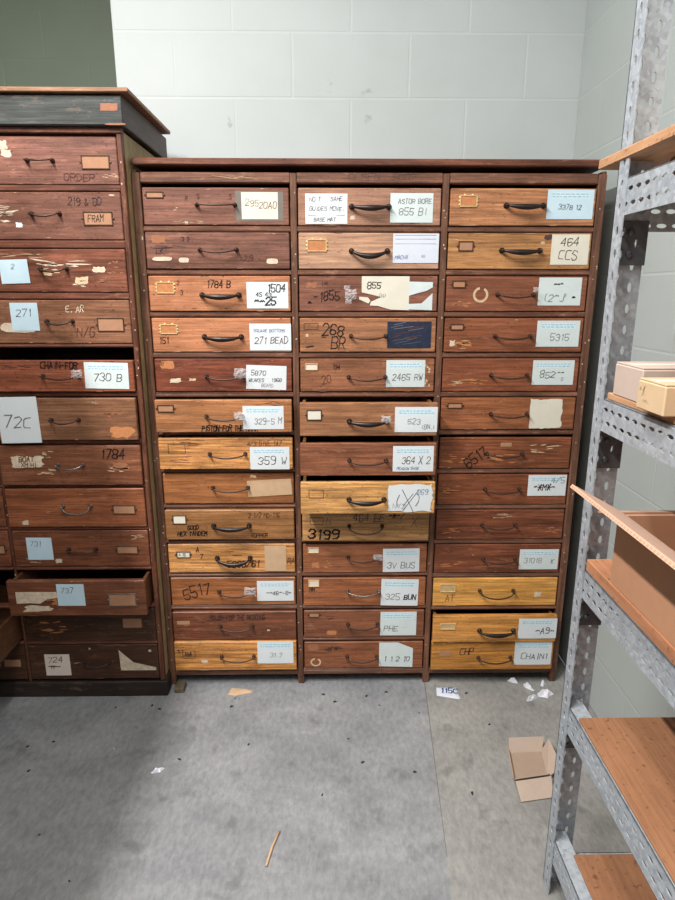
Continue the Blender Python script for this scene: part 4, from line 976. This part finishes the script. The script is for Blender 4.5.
PALEC = flat('pale_faded_cardboard', (180,160,144), .85, var=.05, scale=50)
PALED = flat('faded_cardboard_inside', (160,138,120), .85, var=.05, scale=50)
# tray: base on the floor, back panel leaning away, low side walls, front lip
flap('base_panel',[(.530,-.470,.001),(.630,-.452,.001),(.648,-.345,.001),(.546,-.350,.001)],PALED,PALED)
flap('back_panel',[(.546,-.350,.002),(.648,-.345,.002),(.660,-.318,.034),(.550,-.322,.034)],PALEC,PALED)
flap('side_panel',[(.630,-.452,.003),(.668,-.452,.040),(.672,-.335,.040),(.648,-.345,.003)],PALEC,PALED)
flap('side_panel',[(.546,-.350,.003),(.540,-.350,.022),(.522,-.470,.022),(.530,-.470,.003)],PALEC,PALED)
flap('front_panel',[(.630,-.452,.004),(.530,-.470,.004),(.524,-.480,.026),(.632,-.462,.026)],PALEC,PALED)
flap('front_flap',[(.526,-.535,.001),(.622,-.520,.001),(.632,-.466,.022),(.524,-.484,.022)],PALEC,PALED)

def rag(cx,cy,w,h,n=9,rot=0,seed=1,j=.25):
    rr=random.Random(seed); o=[]
    for k in range(n):
        a=2*math.pi*k/n; r=1-rr.random()*j
        x,y=w/2*r*math.cos(a),h/2*r*math.sin(a)
        o.append((cx+x*math.cos(rot)-y*math.sin(rot),cy+x*math.sin(rot)+y*math.cos(rot)))
    return o
floor_sheet('cardboard_scrap',[(-.352,-.058),(-.325,-.064),(-.292,-.052),(-.268,-.048),(-.27,-.036),(-.30,-.026),(-.345,-.020)],KRAFT,'torn tan cardboard scrap on the floor below the first column of drawers','scrap',.003,.004,seed=3)
FOIL = flat('crumpled_foil', (220,222,226), .18, .85, var=.2, scale=120)
floor_sheet('foil_scrap',rag(-.318,-.083,.026,.02,8,0,4,.4),FOIL,'tiny crumpled shiny foil piece beside the torn tan cardboard scrap','scrap',.006,.008,seed=4)
floor_sheet('paper_label',[(.374,-.072),(.446,-.092),(.452,-.088),(.449,-.03),(.38,-.028)],PAPER_L,'fallen white paper label with writing on the floor below the third column','label',.002,.002,texts=('115C',.392,-.037,.026,BLUE_INK,-.06),seed=5)
PLAST = flat('thin_plastic_film', (226,226,232), .22, var=.08, scale=60)
for i,(cx,cy,w,h,r,lab) in enumerate(((.66,.002,.05,.018,-.3,'left short strip of torn clear plastic film under the third column of drawers'),(.705,-.03,.058,.022,-.9,'middle twist of torn clear plastic film by the right cabinet foot'),
        (.755,-.07,.07,.05,.4,'largest crumpled bunch of clear plastic film near the shelving post'),(.70,-.095,.07,.014,.45,'long flat sliver of clear plastic film nearest the open cardboard tray'),(.765,-.015,.035,.02,.9,'small curl of clear plastic film behind the largest film bunch'))):
    floor_sheet('plastic_film',rag(cx,cy,w,h,10,r,20+i,.5),PLAST,lab,'plastic wrap',.004,.016,seed=30+i)
SHIM = wood('shim_wood',(92,80,66),(140,128,108),.35,.5,.7,'y',.6)
mb=MB(); mb.box(-.541,-.508,-.046,-.002,0,.019,SHIM,.002); tag(mb.build('wooden_block',loc=(-.525,-.03,0)),'small grey wooden block on the floor between the two drawer cabinets','block')
floor_sheet('plastic_scrap',rag(-.502,-.405,.045,.022,9,.5,8,.5),PLAST,'small clear plastic shred lying mid floor in front of the first column','scrap',.003,.009,seed=9)
floor_sheet('metal_sliver',rag(-.659,-.318,.014,.012,7,0,9,.4),FOIL,'tiny shiny metal sliver on the shaded floor before the left cabinet','scrap',.003,.005,seed=10)
mb=MB(); mb.tube([(-.155,-.72,.0035),(-.145,-.667,.0035),(-.13,-.62,.004)],[.003,.0034,.0028],KRAFT,8); tag(mb.build('wood_stick',loc=(-.145,-.667,0)),'thin short wooden stick on the floor near the bottom of the photo','stick')
CRUMB = flat('dark_crumb', (50,46,44), .9, var=.3)
rr = random.Random(77)
spots = [(-.72,-.12),(-.60,-.11),(-.93,-.30),(-.86,-.28),(-.88,-.40),(-.02,-.06),(.02,-.10),(.13,-.07),(.20,-.05),(-.02,-.50),(.10,-.38),(.06,-.28),(.30,-.16),(-.25,-.30),(-.45,-.36),(-.33,-.12),(.25,-.42),(.40,-.5),(.52,-.22),(.48,-.06),(.17,-.12),(-.57,-.13),(-.75,-.62),(-.62,-.75)]
src=None
for i,(x,y) in enumerate(spots):
    if src is None:
        mb=MB(); vs=[]; 
        ps=rag(0,0,.02,.012,8,0,1,.5); top=rag(0,0,.011,.006,8,0,2,.5)
        vs=[(p[0],p[1],0) for p in ps]+[(p[0],p[1],.004) for p in top]
        mb.mesh(vs,[tuple(range(7,-1,-1)),tuple(range(8,16))]+[(k,(k+1)%8,8+(k+1)%8,8+k) for k in range(8)],CRUMB)
        o=src=mb.build('dirt_crumb',loc=(0,0,0))
    else:
        o=src.copy(); COL.objects.link(o)
    o.location=(x,y,0); o.rotation_euler=(0,0,rr.uniform(0,6.28)); s=rr.uniform(.45,1.0); o.scale=(s,s,s)
    tag(o,'small dark crumb of dirt lying on the grey concrete floor','dirt','dark dirt crumbs scattered on the concrete floor')

# ==================================================================
#  LIGHT
# ==================================================================
def area(name, loc, sx, sy, power, col=(1,.985,.965), rot=(0,0,0)):
    l=bpy.data.lights.new(name,'AREA'); l.shape='RECTANGLE'; l.size=sx; l.size_y=sy; l.energy=power; l.color=col
    o=bpy.data.objects.new(name,l); COL.objects.link(o); o.location=loc; o.rotation_euler=rot; return o
area('ceiling_lamp',(-.35,-1.75,3.2),.2,1.8,60)
area('ceiling_lamp',(-1.17,-1.65,3.2),.09,1.5,205)
area('ceiling_lamp',(.25,-3.3,3.1),.25,2.0,44)
# added cabinet, out of view, blocks the left lamp to shade the floor
shade_cab = thing('added_shade_cabinet', 'added unseen grey steel cabinet with four doors, left of the aisle to shade the floor', 'cabinet', (-1.20,-1.65,0))
RG = flat('grey_enamel', (120,124,124), .5, var=.05)
mb=MB(); mb.box(-1.44,-.94,-2.7,-.60,.06,2.05,RG,.004); mb.build('body',shade_cab)
mb=MB(); mb.box(-1.42,-.96,-2.68,-.62,0,.06,IRON,.003); mb.build('plinth',shade_cab)
for k in range(4):
    mb=MB(); mb.box(-.94,-.922,-2.69+k*.522,-2.69+k*.522+.516,.08,2.03,RG,.004); d=mb.build('door',shade_cab)
    mb=MB(); mb.tube([(-.922,-2.22+k*.522,.98),(-.90,-2.22+k*.522,.99),(-.90,-2.22+k*.522,1.09),(-.922,-2.22+k*.522,1.10)],.006,STEELY,8); mb.build('handle',d)
w=bpy.data.worlds.new('world'); S.world=w; w.use_nodes=True
w.node_tree.nodes['Background'].inputs[0].default_value=(.86,.93,1,1); w.node_tree.nodes['Background'].inputs[1].default_value=.44
S.view_settings.view_transform='Standard'; S.view_settings.look='None'; S.view_settings.exposure=-0.46; S.view_settings.gamma=1.0
S.view_settings.use_curve_mapping=False
